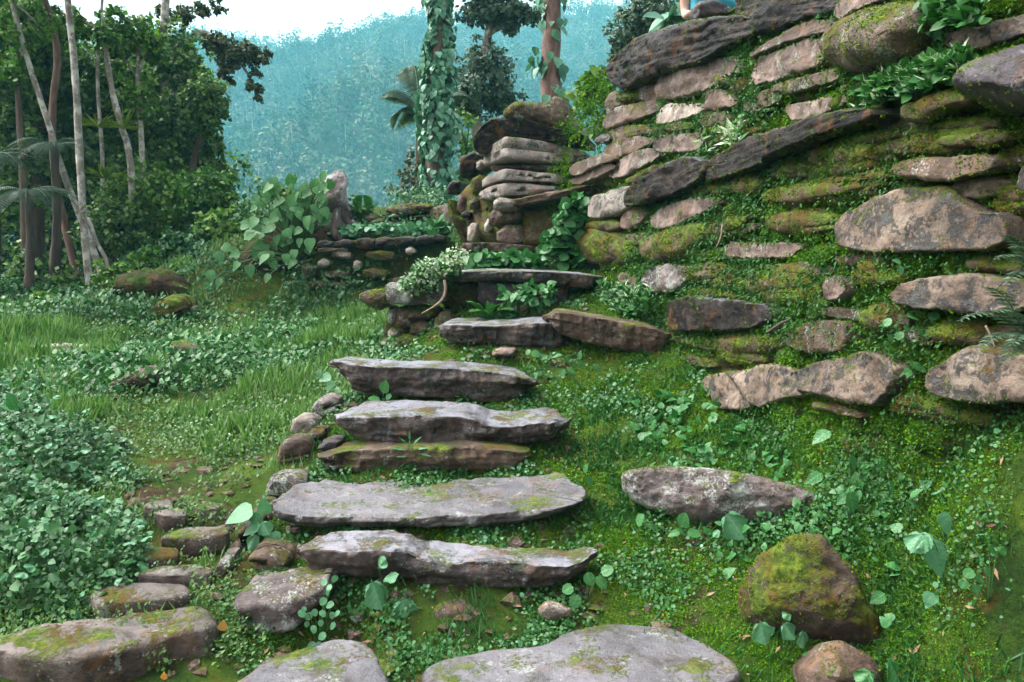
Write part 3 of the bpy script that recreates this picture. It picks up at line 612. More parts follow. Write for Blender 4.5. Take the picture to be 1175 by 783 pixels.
# ledges
W([(673,232,249),(680,224,251),(700,219,248),(718,214,240),(728,212,232)], 'pale', .16, .5, 'ledge_slab', n=6)
W([(714,222,236),(724,210,237),(742,200,233),(764,187,226),(784,180,216),(800,182,206),(807,187,197)], 'dark', .24, .5, 'ledge_slab', strata=.02, n=3.5)
W([(802,192,203),(810,182,207),(820,177,206),(836,169,203),(854,160,197),(870,154,190),(890,149,180),(915,142,172),(940,130,160),(965,126,150),(988,124,143),(1005,127,134)], 'dark', .22, .5, 'ledge_slab', strata=.02, n=3.5)
W([(1032,122,134),(1042,116,140),(1056,112,139),(1080,103,128),(1100,104,120),(1112,108,116)], 'mossy', .13, .4, 'ledge_slab')
W([(762,348,376),(775,342,380),(792,340,380),(820,343,380),(852,347,378),(874,350,372),(885,358,366)], 'dark', .16, .4, 'ledge_slab')
# middle and lower courses
W([(711,250,261),(716,243,263),(726,237,262),(735,238,255),(739,243,249)], 'brown', .08)
W([(746,250,259),(752,243,263),(762,237,262),(780,230,256),(800,226,247),(816,227,240),(822,231,236)], 'pink', .08)
W([(734,278,292),(742,270,300),(756,264,302),(772,259,298),(790,256,288),(808,254,276),(816,260,268)], 'mossy', .06)
W([(829,255,264),(836,248,266),(850,247,262),(857,246,252)], 'mossy', .05)
W([(872,222,229),(885,215,233),(915,212,235),(945,210,228),(975,208,222),(984,211,217)], 'mossy', .08)
W([(878,248,262),(890,243,268),(915,241,268),(945,243,262),(960,250,256)], 'mossy', .04)
W([(831,281,292),(836,278,295),(865,279,297),(895,280,296),(908,280,294),(918,281,285)], 'pink', .03, n=8, amp=.008)
W([(838,207,222),(850,198,226),(866,198,224),(873,206,216)], 'mossy', .05)
W([(735,318,330),(746,306,336),(762,303,336),(778,304,331),(787,310,320)], 'lichen', .08)
W([(944,326,344),(948,319,347),(960,318,342),(968,324,336)], 'pink', .04)
W([(900,385,395),(912,376,402),(930,368,405),(950,366,405),(964,370,402),(969,380,392)], 'half', .06)
W([(801,438,456),(808,431,467),(825,428,471),(850,426,471),(872,419,467),(890,418,460),(910,424,456),(930,430,450)], 'tan', .10, .35, n=5)
W([(918,425,452),(935,416,456),(952,411,462),(975,405,466),(1000,404,464),(1016,411,452),(1027,422,438)], 'tan', .08, .35, n=5)
W([(962,258,284),(970,246,286),(986,235,288),(1000,226,289),(1022,218,290),(1045,214,290),(1070,214,289),(1088,218,288),(1096,229,288),(1110,240,287),(1130,245,286),(1148,244,283),(1156,252,280),(1159,268,277)], 'tan', .10, .35, 'stone', 'large flat beige block blotched with black lichen', strata=0, relief=.014, bevel=.014)
W([(1022,336,344),(1030,327,350),(1052,321,354),(1080,317,358),(1105,314,360),(1130,318,360),(1160,320,358),(1190,325,350)], 'tan', .11, .35, n=3.6)
W([(1056,432,446),(1064,423,454),(1085,410,459),(1112,399,462),(1140,402,463),(1175,407,463),(1210,410,460),(1225,425,445)], 'tan', .10, .35, n=5)
W([(1166,200,212),(1172,190,218),(1190,188,220),(1205,195,212)], 'tan', .08)
W([(1025,188,198),(1034,184,204),(1060,182,208),(1088,180,206),(1115,177,201),(1132,178,195),(1141,183,189)], 'half', .12, .35)
W([(1076,160,166),(1100,152,170),(1130,150,168),(1158,153,162)], 'mossy', .08)
W([(672,256,262),(684,252,265),(700,252,266),(712,256,262)], 'mossy', .08)
W([(655,275,296),(668,266,300),(690,262,304),(708,266,300),(716,276,290)], 'mossy', .02)
W([(652,193,199),(660,187,203),(675,181,196),(690,176,188),(704,181,184)], 'brown', .18, n=6)
W([(655,206,211),(664,200,212),(684,191,204),(700,187,196),(706,190,193)], 'brown', .12)
W([(682,160,164),(688,155,165),(696,153,163),(699,156,161)], 'purple', .1)
W([(660,250,256),(690,258,300),(715,268,305),(730,280,300)], 'mossy', -.02)
for st in [[(770,310,322),(790,302,326),(815,300,325),(832,306,318)], [(845,318,336),(865,308,340),(900,306,338),(930,312,330)], [(870,330,348),(900,326,352),(935,330,350)],
           [(985,300,316),(1000,294,322),(1015,298,318)], [(820,386,404),(840,380,410),(870,380,408),(892,386,400)], [(985,355,376),(1005,345,384),(1030,352,378)], [(930,170,190),(955,160,196),(990,158,194),(1010,166,184)],
           [(885,190,206),(905,182,208),(930,186,204)], [(1145,215,235),(1160,206,240),(1185,210,236)], [(1060,376,392),(1085,368,398),(1130,370,396)], [(1070,140,150),(1110,132,152),(1150,136,148)],
           [(815,86,100),(828,84,100),(842,90,98)], [(840,92,108),(848,88,110),(856,94,106)], [(806,147,152),(822,144,153),(845,140,150),(856,140,146)], [(718,205,212),(735,196,210),(752,188,202)]]:
    W(st, 'mossy', .015)
# packing stones wedged between the big ones, following the courses
rgf = np.random.default_rng(42); nf = 0; boxes = [(min(q[0] for q in pl), max(q[0] for q in pl), min(q[1] for q in pl), max(q[1] for q in pl)) for _, pl in POLYS]
for _ in range(3600):
    if nf >= 96: break
    cx_, cy_ = rgf.uniform(685, 1180), rgf.uniform(20, 478)
    Yc_ = float(wallY(cx_, cy_)); w2 = rgf.uniform(.07, .22) / mpp(Yc_); h2 = rgf.uniform(.025, .055) / mpp(Yc_)
    if cy_ > 480 - max(0, 800 - cx_) * 1.2 or cy_ < (88 if cx_ < 850 else 40) or cx_ - w2 < 688: continue
    sl = np.clip((cy_ - 285) / (cx_ - 330) * .9, -.42, .2)
    if any(cx_ - w2 * .9 < b_[1] and cx_ + w2 * .9 > b_[0] and cy_ - h2 * .85 - abs(sl) * w2 * .5 < b_[3] and cy_ + h2 * .85 + abs(sl) * w2 * .5 > b_[2] for b_ in boxes):
        # allow overlap with boxes only when clear of the real outlines
        tx_ = cx_ + np.array([-w2, 0, w2, -w2 * .6, w2 * .6, -w2, w2, 0]); ty_ = cy_ + sl * (tx_ - cx_) + np.array([0, 0, 0, h2, h2, -h2, -h2, -h2]) * .9
        if any(inpoly(tx_, ty_, pl).any() for _, pl in POLYS): continue
    xs_ = np.linspace(-w2, w2, 5); prof = np.array([.55, .95, 1, .9, .5]) * rgf.uniform(.8, 1.15, 5)
    stf = [(cx_ + a_, cy_ + sl * a_ - h2 * p_, cy_ + sl * a_ + h2 * p_ * rgf.uniform(.75, 1.1)) for a_, p_ in zip(xs_, prof)]
    W(stf, rgf.choice(['half', 'mossy', 'mossy', 'mossy', 'mossy'] if cy_ > 150 and cx_ > 740 else ['half', 'half', 'brown', 'mossy', 'pink']), rgf.uniform(-.02, .03), .2, 'packing_stone'); nf += 1
    boxes.append((cx_ - w2, cx_ + w2, cy_ - h2 - abs(sl) * w2, cy_ + h2 + abs(sl) * w2)); 
# terrace behind the wall top
ty = np.linspace(1.9, 7.5, 70); tx = np.linspace(0, 7, 50); TY, TU = np.meshgrid(ty, tx)
TX = wallX(TY, EYE + 1.5) + .02 + TU; TP = np.stack([TX, TY, 0 * TX], -1)
TZ = EYE + 1.60 + .06 * fbm(TP, 1.3, 3) + .05 * TU
tag(mesh_obj('terrace_ground', np.stack([TX, TY, TZ], -1).reshape(-1, 3), gridfaces(*TX.shape), M['bank'], origin=np.zeros(3)), kind='structure')

# ================================================================== CORNER WALL BEHIND THE TOP STEP
corner = empty('corner_wall', at(600, 292, 8.4)); tag(corner, 'broken dry stone wall end of squared grey blocks beyond the top step', 'stone wall')
def Cn(st, mat, Y=8.15, depth=.6, name='stone', label=None, **kw):
    kw.setdefault('amp', .02); kw.setdefault('res', .022); kw.setdefault('n', 5); kw.setdefault('strata', .002)
    kw.setdefault('inward', (.25, 1, 0)); kw.setdefault('facets', 0 if 'endlen' in kw else 5); kw.setdefault('chip', .2 if 'endlen' in kw else .5)
    fn = slab if 'endlen' in kw else face
    o = fn(name, st, M[mat], Y=Y, depth=depth, parent=corner, **(kw if fn is slab else dict(res=.016, inward=kw['inward'], strata=kw['strata'], relief=.03, bevel=.02, dome=.05 if mat in ('mossy', 'half') else 0.)))
    if label: o['label'] = label
slab('mossy_core', [(522,215,282,1.1),(548,200,284,.62),(575,196,286,.12),(600,190,288,.12),(640,190,290,.2),(690,180,292,.2),(705,190,288,.3)], M['mossy'], Y=8.3, depth=1.0, amp=.05, res=.03, parent=corner, inward=(.35, 1, 0))
Cn([(577,127,133),(584,121,136),(596,115,139),(612,117,141),(626,119,144),(636,110,147),(646,112,149),(652,122,142)], 'half', 8.2, .5, 'boulder', 'brown boulder on top of the dark slab', amp=.05, n=3)
Cn([(546,160,172,.35),(550,152,177,.3),(556,143,176,.2),(566,135,168,.1),(586,133,160),(605,137,159),(620,142,161),(645,149,163),(665,154,161),(675,156,159)], 'dark', 8.12, .8, 'capstone', 'dark tilted slab capping the grey blocks', n=3.4, strata=.003)
Cn([(650,140,150),(656,134,153),(662,135,156),(672,150,158)], 'pale', 8.3, .3)
Cn([(555,171,191,.42),(566,164,188,.2),(579,156,184,.02),(581,156,184,0),(600,158,186,.03),(628,162,188,.07),(650,168,189,.1),(668,173,184,.12),(672,175,180,.13)], 'pale', 8.1, .7, 'stone', 'large squared pale grey block', n=22, amp=.007, square=True, endlen=.04, chip=.16)
Cn([(566,192,197,.3),(585,187,194),(610,188,195),(640,191,195),(650,192,194)], 'brown', 8.2, .6)
Cn([(553,206,216,.42),(563,199,212,.22),(577,193,208,.02),(579,193,208,0),(600,195,209),(625,198,210),(642,200,211),(647,204,208)], 'pale', 8.08, .7, n=18, amp=.007, square=True, endlen=.04, chip=.2)
Cn([(551,219,229,.42),(562,213,230,.22),(579,209,226,.0),(605,210,226),(630,213,222),(644,215,218)], 'pale', 8.08, .7, n=12, amp=.01, square=True, endlen=.05, strata=.014)
Cn([(527,181,203),(534,177,205),(545,174,200),(556,179,190)], 'dark', 8.9, .5)
Cn([(513,213,221),(520,207,224),(528,208,222)], 'dark', 9.4, .4)
Cn([(524,226,243),(529,222,246),(535,226,242)], 'pink', 9.2, .3)
Cn([(538,230,240),(545,226,242),(552,230,238)], 'half', 8.9, .3)
Cn([(528,244,249),(534,242,251),(541,244,249)], 'dark', 9., .3)
Cn([(536,262,276),(541,256,279),(550,255,270)], 'white', 8.85, .3)
Cn([(555,258,266),(560,250,268),(567,248,262)], 'white', 8.5, .3)
Cn([(515,228,250),(524,246,268),(534,250,274),(538,260,270)], 'mossy', 9.2, .4)
Cn([(560,245,258),(570,238,260),(590,236,256),(601,240,250)], 'half', 8.15, .4)
Cn([(569,266,277),(580,258,280),(596,258,279),(603,266,274)], 'pink', 8.12, .4)
Cn([(600,245,280),(615,240,284),(640,240,284),(655,246,280)], 'mossy', 8.12, .4)
Cn([(588,228,236),(600,226,235),(625,221,231),(650,216,227),(675,210,220),(695,206,213),(703,207,210)], 'brown', 7.9, .4, 'ledge_slab')
Cn([(566,231,241),(572,227,243),(586,227,241),(593,230,238)], 'pale', 7.95, .3)
Cn([(546,186,194),(551,183,196),(558,184,194)], 'pale', 8.65, .3)
Cn([(541,206,222),(550,200,226),(558,204,222)], 'mossy', 8.6, .3)
Cn([(655,162,166),(665,160,168),(678,163,169)], 'half', 8.3, .4)

# ================================================================== LOW WALL AT THE BACK
back = empty('low_back_wall', at(435, 352, 10.45)); tag(back, 'low mossy terrace wall with a row of dark coping stones, beyond the grass', 'stone wall')
slab('mossy_core', [(330,296,345,.2),(350,284,350),(400,282,352),(450,280,352),(500,278,352),(530,276,350)], M['bank'], Y=10.5, depth=.6, amp=.06, res=.03, parent=back, n=8)
for st in [[(363,279,285),(371,276,286),(383,277,284)], [(381,278,285),(394,275,286),(409,277,285)], [(407,276,286),(420,273,287),(431,275,285)], [(430,274,283),(442,272,284),(453,274,282)],
           [(451,273,282),(464,271,283),(477,273,281)], [(475,273,281),(487,270,281),(496,272,279)], [(494,271,278),(503,269,279),(512,271,277)]]:
    face('coping_stone', st, M['dark'], Y=10.38, depth=.45, relief=.02, res=.02, parent=back, bevel=.03)
for st, m in [([(349,327,331),(358,321,334),(370,322,333),(377,326,330)], 'brown'), ([(372,327,330),(384,323,330),(398,324,328)], 'half'), ([(365,285,290),(380,284,291),(400,286,290)], 'brown'), ([(380,289,296),(392,288,298),(402,291,296)], 'pink'),
              ([(364,300,306),(370,297,308),(378,300,305)], 'white'), ([(405,300,308),(409,298,309),(414,301,307)], 'white'), ([(433,313,318),(437,310,319),(441,313,317)], 'white'), ([(372,312,318),(388,310,320),(400,313,317)], 'half'),
              ([(415,310,318),(428,308,320),(445,311,318)], 'mossy'), ([(400,335,342),(415,332,345),(432,335,341)], 'half'), ([(365,336,342),(380,333,345),(392,336,342)], 'half'), ([(360,344,350),(380,342,352),(410,344,350)], 'mossy'),
              ([(420,290,296),(435,287,299),(452,290,296)], 'mossy'), ([(465,286,291),(470,283,293),(477,286,290)], 'white'), ([(450,320,328),(465,317,331),(480,320,328)], 'half'), ([(345,306,316),(352,302,320),(362,306,316)], 'half'), ([(440,338,345),(455,335,348),(472,338,345)], 'mossy'),
              ([(480,300,308),(492,296,312),(505,300,308)], 'half')]:
    face('stone', st, M[m], Y=10.36, depth=.25, relief=.02, res=.018, parent=back)
# upper tier
for st, m in [([(417,247,254),(424,244,256),(434,247,253)], 'brown'), ([(424,252,259),(434,250,261),(444,252,259)], 'brown'), ([(444,254,261),(453,252,263),(462,254,260)], 'pink'), ([(441,247,252),(455,245,253),(466,247,251)], 'dark'), ([(462,253,262),(476,252,265),(492,254,262)], 'mossy'), ([(473,248,252),(484,246,253),(496,248,252)], 'dark'),
              ([(438,242,248),(455,235,248),(475,232,246),(482,238,244)], 'half'), ([(474,236,242),(484,233,243),(496,236,241)], 'mossy'), ([(492,240,262),(505,236,264),(520,234,260),(525,240,250)], 'half')]:
    face('stone', st, M[m], Y=11.1, depth=.5, relief=.03, dome=.04, res=.02, parent=back)

# ================================================================== STAIR
def step_slab(name, st, mat, Y, depth, res=.0085, rough=.024, tilt=0., parent=None, under=.035, **_):
    st = np.array([(q + (0,))[:4] for q in st], float); rg = np.random.default_rng(int(abs(st[:, :3].sum()) * 7) % 99991); off = rg.uniform(0, 60, 3)
    T = at(st[:, 0], st[:, 1], Y + st[:, 3]); B = at(st[:, 0], st[:, 2], Y + st[:, 3]); x0, x1 = T[0, 0], T[-1, 0]; ln = x1 - x0
    n_ = max(20, int(ln / res)); t = np.linspace(0, 1, n_); x = x0 + ln * t
    zt = np.interp(x, T[:, 0], T[:, 2]); zb = np.interp(x, B[:, 0], B[:, 2]); yf = np.interp(x, T[:, 0], T[:, 1])
    w_ = max(3, int(.03 / res)) | 1; ker = np.ones(w_) / w_
    zt, zb, yf = [np.convolve(np.pad(q, w_ // 2, 'edge'), ker, 'valid') for q in (zt, zb, yf)]
    L3 = np.stack([x, 0 * x, 0 * x], -1) + off
    endr = 1 - np.abs(2 * t - 1) ** 14
    yfr = yf + .07 * (1 - endr) * depth / .4 + .022 * fbm(L3, 3.2, 4) + .01 * fbm(L3, 14, 3)
    ybk = yf + depth * (.55 + .45 * endr) * (1 + .16 * fbm(L3 + 7, 2.5, 3))
    nb_ = max(4, int(depth / res * .7)); s1 = np.linspace(0, 1, nb_ + 2)[1:-1]
    er = np.stack([x1 + .03 * np.sin(np.pi * s1) + .012 * fbm(np.stack([0 * s1, s1, 0 * s1], -1) + off, 6, 3), yfr[-1] + (ybk[-1] - yfr[-1]) * s1], -1)
    elf = np.stack([x0 - .03 * np.sin(np.pi * s1) + .012 * fbm(np.stack([0 * s1, s1, 0 * s1 + 5], -1) + off, 6, 3), yfr[0] + (ybk[0] - yfr[0]) * s1], -1)[::-1]
    O = np.vstack([np.stack([x, yfr], -1), er, np.stack([x, ybk], -1)[::-1], elf]); M_ = len(O)
    ZT = np.concatenate([zt, np.full(nb_, zt[-1]), zt[::-1], np.full(nb_, zt[0])]); ZB = np.concatenate([zb, np.full(nb_, zb[-1]), zb[::-1], np.full(nb_, zb[0])])
    To = np.roll(O, -2, 0) - np.roll(O, 2, 0); No = nrm(np.stack([To[:, 1], -To[:, 0]], -1))
    arc = np.concatenate([[0], np.cumsum(np.linalg.norm(np.diff(O, axis=0), axis=1))])
    def pw(cell, lo, hi):                     # broken pieces along the edge: constant stretches with quick breaks
        nb = max(3, int(arc[-1] / cell)); br = np.sort(rg.uniform(0, arc[-1], nb)); v = rg.uniform(lo, hi, nb + 1); a = v[np.searchsorted(br, arc)]
        for _ in range(2): a = .25 * np.roll(a, 1) + .5 * a + .25 * np.roll(a, -1)
        return a
    h_mean = (ZT - ZB).mean(); nl = max(2, int(round(h_mean / .045))); lev = np.sort(rg.uniform(.12, .9, nl - 1)); offs = [pw(.22, -1, .55) for _ in range(nl)]
    top_chip = np.clip(pw(.12, -1.2, 1.), 0, 1)
    nh = max(10, int(h_mean / res)); hs_ = np.concatenate([[0, .03], np.linspace(.08, .97, nh)])
    V = []
    for h in hs_:
        z = ZB + (ZT - ZB) * h; Q3 = np.column_stack([O, z]) + off
        wav = h + .10 * fbm(Q3, 3., 3)
        lay = sum(np.where((wav >= (lev[i - 1] if i else -9)) & (wav < (lev[i] if i < nl - 1 else 9)), offs[i], 0) for i in range(nl))
        o = rough * (.8 * lay + .7 * fbm(Q3 * [1, 1, 1.8], 5, 3) + .32 * fbm(Q3, 19, 4, .6)) - under * (1 - h) ** 2 - top_chip * .03 * sm((h - .62) / .35) - .010 * sm((.08 - h) / .08)
        V.append(np.column_stack([O + No * o[:, None], z]))
    cx0, cx1 = x0 + depth * .42, x1 - depth * .42; cy = np.interp(O[:, 0], x, (yfr + ybk) / 2); tg = np.stack([np.clip(O[:, 0], cx0, cx1), np.interp(np.clip(O[:, 0], cx0, cx1), x, (yfr + ybk) / 2)], -1)
    Ot = V[-1][:, :2]
    zi = lambda q: np.interp(q[:, 0], x, zt)
    for f in np.concatenate([[.012, .035, .07, .12], np.linspace(.18, 1, max(8, int(depth / 2 / res * .8)))]):
        q = Ot * (1 - f) + tg * f; Q3 = np.column_stack([q, np.full(M_, 2.)]) + off; rise = (q[:, 1] - np.interp(q[:, 0], x, yf)) / depth
        z = (ZT - (ZT - ZB) * .03) * (1 - sm(f * 8)) + zi(q) * sm(f * 8) + tilt * rise + (.009 * fbm(Q3, 2.6, 3) + .012 * np.abs(fbm(Q3, 4.2, 3)) * 0 + .004 * fbm(Q3, 11, 3) - .010 * np.clip(pn(Q3 * 3.3) - .2, 0, 1)) * sm(f * 5) - top_chip * .012 * (1 - sm(f * 5))
        V.append(np.column_stack([q, z]))
    V = np.array(V); k_ = len(V); i = np.arange(k_ * M_).reshape(k_, M_); j = np.roll(i, -1, 1)
    Fq = np.stack([i[:-1], j[:-1], j[1:], i[1:]], -1).reshape(-1, 4)
    return mesh_obj(name, V.reshape(-1, 3), Fq, mat, parent)
GS = 'stone steps of the stair'
def step(st, Y, depth, mat, label, name='stone_step', **kw):
    kw.setdefault('res', .010); kw.setdefault('amp', .021); kw.setdefault('strata', .006); kw.setdefault('facets', 3); kw.setdefault('n', 10); kw.setdefault('chip', .26)
    return tag(step_slab(name, st, M[mat], Y, depth, tilt=kw.get('tilt', 0.)), label, 'step', GS)
step([(526,283,293),(532,279,294),(556,278,291),(590,280,291),(612,283,291),(623,286,290)], 7.75, .4, 'brown', 'thin dark slab, topmost step below the squared blocks')
step([(498,317,324),(508,314,324),(530,312,323),(560,311,322),(600,311,324),(640,312,328),(672,315,332),(692,318,326)], 6.75, .6, 'step', 'long thin flat slab roofing a dark hollow, second step from the top', n=8, strata=.006)
step([(502,376,390),(510,373,393),(530,372,395),(560,374,396),(590,373,398),(615,370,400),(640,370,402),(656,376,398)], 6.0, .58, 'step', 'pale topped step with a blue grey left end, left of the tilted brown slab')
step([(628,363,372),(636,359,380),(650,359,387),(670,362,393),(696,366,399),(720,371,404),(750,376,408),(768,384,402)], 5.75, .4, 'brown', 'brown slab tilted down to the right beside the mossy wall foot', n=5)
step([(378,416,424),(388,416,436),(402,418,449),(430,421,455),(470,421,457),(520,423,459),(560,426,462),(590,430,460),(606,436,454),(614,441,448)], 5.25, .36, 'step', 'long step with pointed left end jutting over the grass', amp=.022)
step([(384,484,494),(391,480,501),(410,479,507),(445,478,511),(485,477,513),(530,478,514),(545,481,514),(560,488,511),(590,489,511),(620,486,510),(640,485,506),(654,489,498)], 4.65, .42, 'step', 'step with a stepped break in its front edge, above the moss covered riser', tilt=.015)
step([(368,527,541),(385,520,543),(420,516,544),(480,515,544),(540,515,544),(585,517,543),(604,522,538)], 4.5, .3, 'half', 'moss covered brown riser stone tucked under a step', n=5)
step([(305,590,600),(318,590,607),(340,592,609),(372,594,609),(420,595,609),(480,595,609),(520,591,608),(560,590,606),(600,588,603),(630,586,598),(652,584,592),(667,584,588)], 3.85, .56, 'slab', 'broad pale grey tread with thin front edge, third step from the bottom', tilt=.03)
step([(342,636,648),(352,631,660),(365,630,665),(400,630,668),(437,630,672),(462,633,674),(484,643,677),(524,647,680),(582,646,680),(625,649,677),(655,651,670),(675,646,660),(687,641,650)], 3.5, .24, 'step', 'thick layered step with dark brown front face, second from the bottom', strata=.009)
tag(plan_slab('stone_slab', [(484,766),(500,758),(522,754),(556,746),(600,742),(624,739),(640,730),(660,723),(700,714),(740,716),(773,720),(817,738),(845,759),(853,771),(838,786),(800,810),(700,830),(560,830),(500,815),(484,790)], .0, M['slab'], .18), 'wide grey slab at the bottom of the stair', 'slab', 'flat slabs at the stair foot')
tag(plan_slab('stone_slab', [(262,800),(272,783),(300,757),(340,745),(370,733),(398,730),(420,737),(432,752),(441,768),(452,792),(445,830),(330,850),(262,830)], .04, M['slab'], .2), 'rounded grey slab between the lichen boulder and the wide bottom slab', 'slab', 'flat slabs at the stair foot')
# riser and side stones of the upper stair
side = empty('stair_side_wall', at(470, 405, 6.9)); tag(side, 'rough stones carrying the left side of the upper stair', 'stone wall')
def Sd(st, mat, Y=6.95, depth=.4, **kw):
    kw.setdefault('amp', .016); kw.setdefault('facets', 6); kw.setdefault('res', .018); kw.setdefault('n', 4.2)
    return face('stone', st, M[mat], Y=Y, depth=depth, parent=side, res=.014, relief=.025, dome=.03)
Sd([(548,322,345),(556,321,350),(590,322,356),(630,324,358),(652,328,352)], 'purple', 6.9)
Sd([(442,328,346),(448,324,350),(465,325,350),(490,326,349),(512,328,346)], 'lichen', 6.85, .5, n=6)
Sd([(411,338,344),(420,334,350),(435,333,356),(447,335,352)], 'half', 6.9)
Sd([(445,354,370),(449,351,373),(455,353,368)], 'white', 7.0, .2)
Sd([(453,358,374),(458,353,379),(468,352,378),(474,358,370)], 'brown', 6.98)
Sd([(466,354,366),(480,352,368),(502,354,366)], 'half', 6.98)
Sd([(498,366,376),(505,359,380),(514,358,379),(521,364,374)], 'brown', 6.8)
Sd([(435,394,402),(445,388,405),(470,385,407),(490,388,403),(502,392,398)], 'half', 6.85)
Sd([(444,381,387),(449,378,389),(457,381,387)], 'white', 6.9, .2)
Sd([(470,372,384),(485,368,388),(500,372,384)], 'half', 6.98)
Sd([(440,370,384),(450,366,390),(465,372,388)], 'half', 7.02)
Sd([(500,325,345),(520,322,356),(548,324,360),(560,330,350)], 'mossy', 7.1)
Sd([(572,350,362),(590,346,366),(620,348,364)], 'pink', 6.85, .2)
Sd([(565,402,409),(575,399,411),(592,400,409)], 'pink', 5.85, .2)
# ------------------------------------------------------------------ boulders
def boulder(st, Y, depth, mat, label, group=None, cat='boulder', name='boulder', **kw):
    kw.setdefault('res', .013); kw.setdefault('amp', .026); kw.setdefault('n', 4.6); kw.setdefault('facets', 8)
    fc = kw.pop('fc', None)
    if fc: return tag(face(name, st, M[mat], Y=Y, depth=depth, inward=kw.get('inward'), res=.011, **fc), label, cat, group)
    return tag(slab(name, st, M[mat], Y=Y, depth=depth, **kw), label, cat, group)
tag(plan_slab('boulder', [(-90,748),(-60,736),(0,729),(60,719),(100,711),(150,703),(200,699),(235,697),(256,708),(252,720),(235,725),(216,727),(190,733),(165,744),(136,752),(100,757),(50,753),(0,751),(-60,755)], .04, M['path'], .34, amp=.022, M_=150), 'large low flat topped boulder beside the leafy bush at the path start', 'boulder')
boulder([(266,690,728),(275,686,738),(290,685,740),(310,683,738),(330,679,733),(348,676,715),(362,672,700),(374,670,690)], 3.32, .34, 'lichen', 'boulder crusted with white lichen at the left end of the lowest steps', n=6)
boulder([(713,543,560,.1),(722,538,574,.06),(745,535,586,0),(775,535,595,-.05),(805,537,602,-.1),(840,541,602,-.16),(880,548,597,-.24),(915,558,592,-.31),(944,570,586,-.38)], 3.95, .35, 'lichen', 'long dark rock with white crust lying on the mossy slope', inward=(.35, 1, -.3), fc=dict(dome=.04, relief=.045, bevel=.03))
boulder([(848,676,712,.08),(862,652,722,.05),(880,632,728),(905,614,732,-.03),(925,609,734,-.08),(945,613,736,-.12),(963,627,740,-.17),(985,652,742,-.22),(1000,690,742,-.24),(1012,716,738,-.26)], 3.12, .55, 'humped', 'large humped mossy boulder in the right foreground', inward=(.25, 1, -.5), fc=dict(dome=.06, relief=.05, bevel=.05))
boulder([(924,764,805),(940,748,805),(955,738,805),(968,734,805),(985,742,805),(1000,752,805),(1016,768,800)], 2.75, .3, 'brown', 'small pointed brown rock in front of the humped boulder', inward=(.1, 1, -.5), fc=dict(dome=.07, relief=.03, bevel=.04))
boulder([(483,714,730),(500,701,738),(530,698,742),(553,706,745),(568,717,742)], 3.38, .2, 'brown', 'low earthy brown stone under the thick layered step')
boulder([(619,698,706),(628,690,713),(642,692,712),(656,699,708)], 3.4, .12, 'pink', 'small pinkish stone above the wide bottom slab', cat='stone', name='stone', inward=(0, 1, -.5), fc=dict(dome=.02, relief=.015))
GE = 'edging stones along the left side of the stair'
for st, Y, m, lb in [([(317,520,546),(323,507,548),(335,503,547),(347,505,542),(353,512,530)], 4.75, 'brown', 'upright edging stone with reddish side and pale top'),
                 ([(302,554,575),(312,549,588),(330,548,590),(347,552,578)], 4.35, 'lichen', 'lichen and moss topped edging stone at the left end of the broad tread'),
                 ([(332,486,499),(342,479,503),(354,479,501),(363,484,494)], 5.1, 'pale', 'pale grey edging stone above the reddish one'),
                 ([(357,466,476),(366,459,482),(378,456,480),(388,460,470)], 5.35, 'lichen', 'dark grey edging stone under the pointed end of a step'),
                 ([(364,512,518),(376,507,521),(390,507,516)], 4.7, 'purple', 'small bluish stone beside the reddish edging stone'),
                 ([(322,552,560),(334,546,566),(350,548,566)], 4.5, 'half', 'low mossy edging stone between the lichen topped one and the broad tread'),
                 ([(350,500,512),(358,494,516),(372,495,514)], 4.95, 'half', 'low mossy edging stone right of the pale grey edging stone'),
                 ([(282,640,652),(296,632,660),(316,634,662),(330,642,656)], 3.62, 'half', 'moss covered edging stone behind the lichen crusted boulder'),
                 ([(290,588,600),(298,580,606),(310,584,606)], 4.15, 'brown', 'brown edging stone below the lichen topped one'),
                 ([(242,656,678),(250,646,683),(263,644,676)], 3.62, 'lichen', 'small upright grey stone where the grassy path meets the stair'),
                 ([(270,612,632),(280,603,640),(294,604,634)], 3.85, 'dark', 'dark brown stone under the pale broad leaves')]:
    boulder(st, Y, .2, m, lb, GE, 'stone', 'edging_stone', amp=.024, n=9, chip=.55, facets=7)
PAVE = []
GPV = 'paving stones of the grassy path'
def pave(poly, label, dz=.035):
    PAVE.append(poly)
    c = np.mean(poly, 0); Y = hit(c[0], c[1], False); z = float(G0(at(c[0], c[1], Y)[0], Y)) + dz
    tag(plan_slab('paving_stone', poly, z, M['path'], .1, amp=.008, M_=70), label, 'paving stone', GPV)
pave([(100,684),(112,673),(140,669),(180,670),(218,672),(222,682),(200,688),(150,692),(108,693)], 'largest paving stone of the path, nearest the flat boulder', .045)
pave([(182,617),(204,608),(235,605),(264,605),(262,615),(225,619)], 'long grey paving stone across the middle of the path', .045)
pave([(164,579),(182,574),(200,576),(196,582),(172,583)], 'small pale paving stone, farthest left one up the path')
pave([(176,588),(196,584),(216,585),(214,592),(186,594)], 'flat pale paving stone just below the farthest two')
pave([(222,580),(236,576),(254,578),(250,585),(228,586)], 'small paving stone at the right edge of the path, half grown over')
pave([(146,636),(170,629),(206,630),(204,639),(165,643)], 'mossy paving stone beside the leafy bush')
pave([(156,660),(180,652),(220,648),(244,652),(240,659),(190,664)], 'broken grey paving stone just above the largest one')
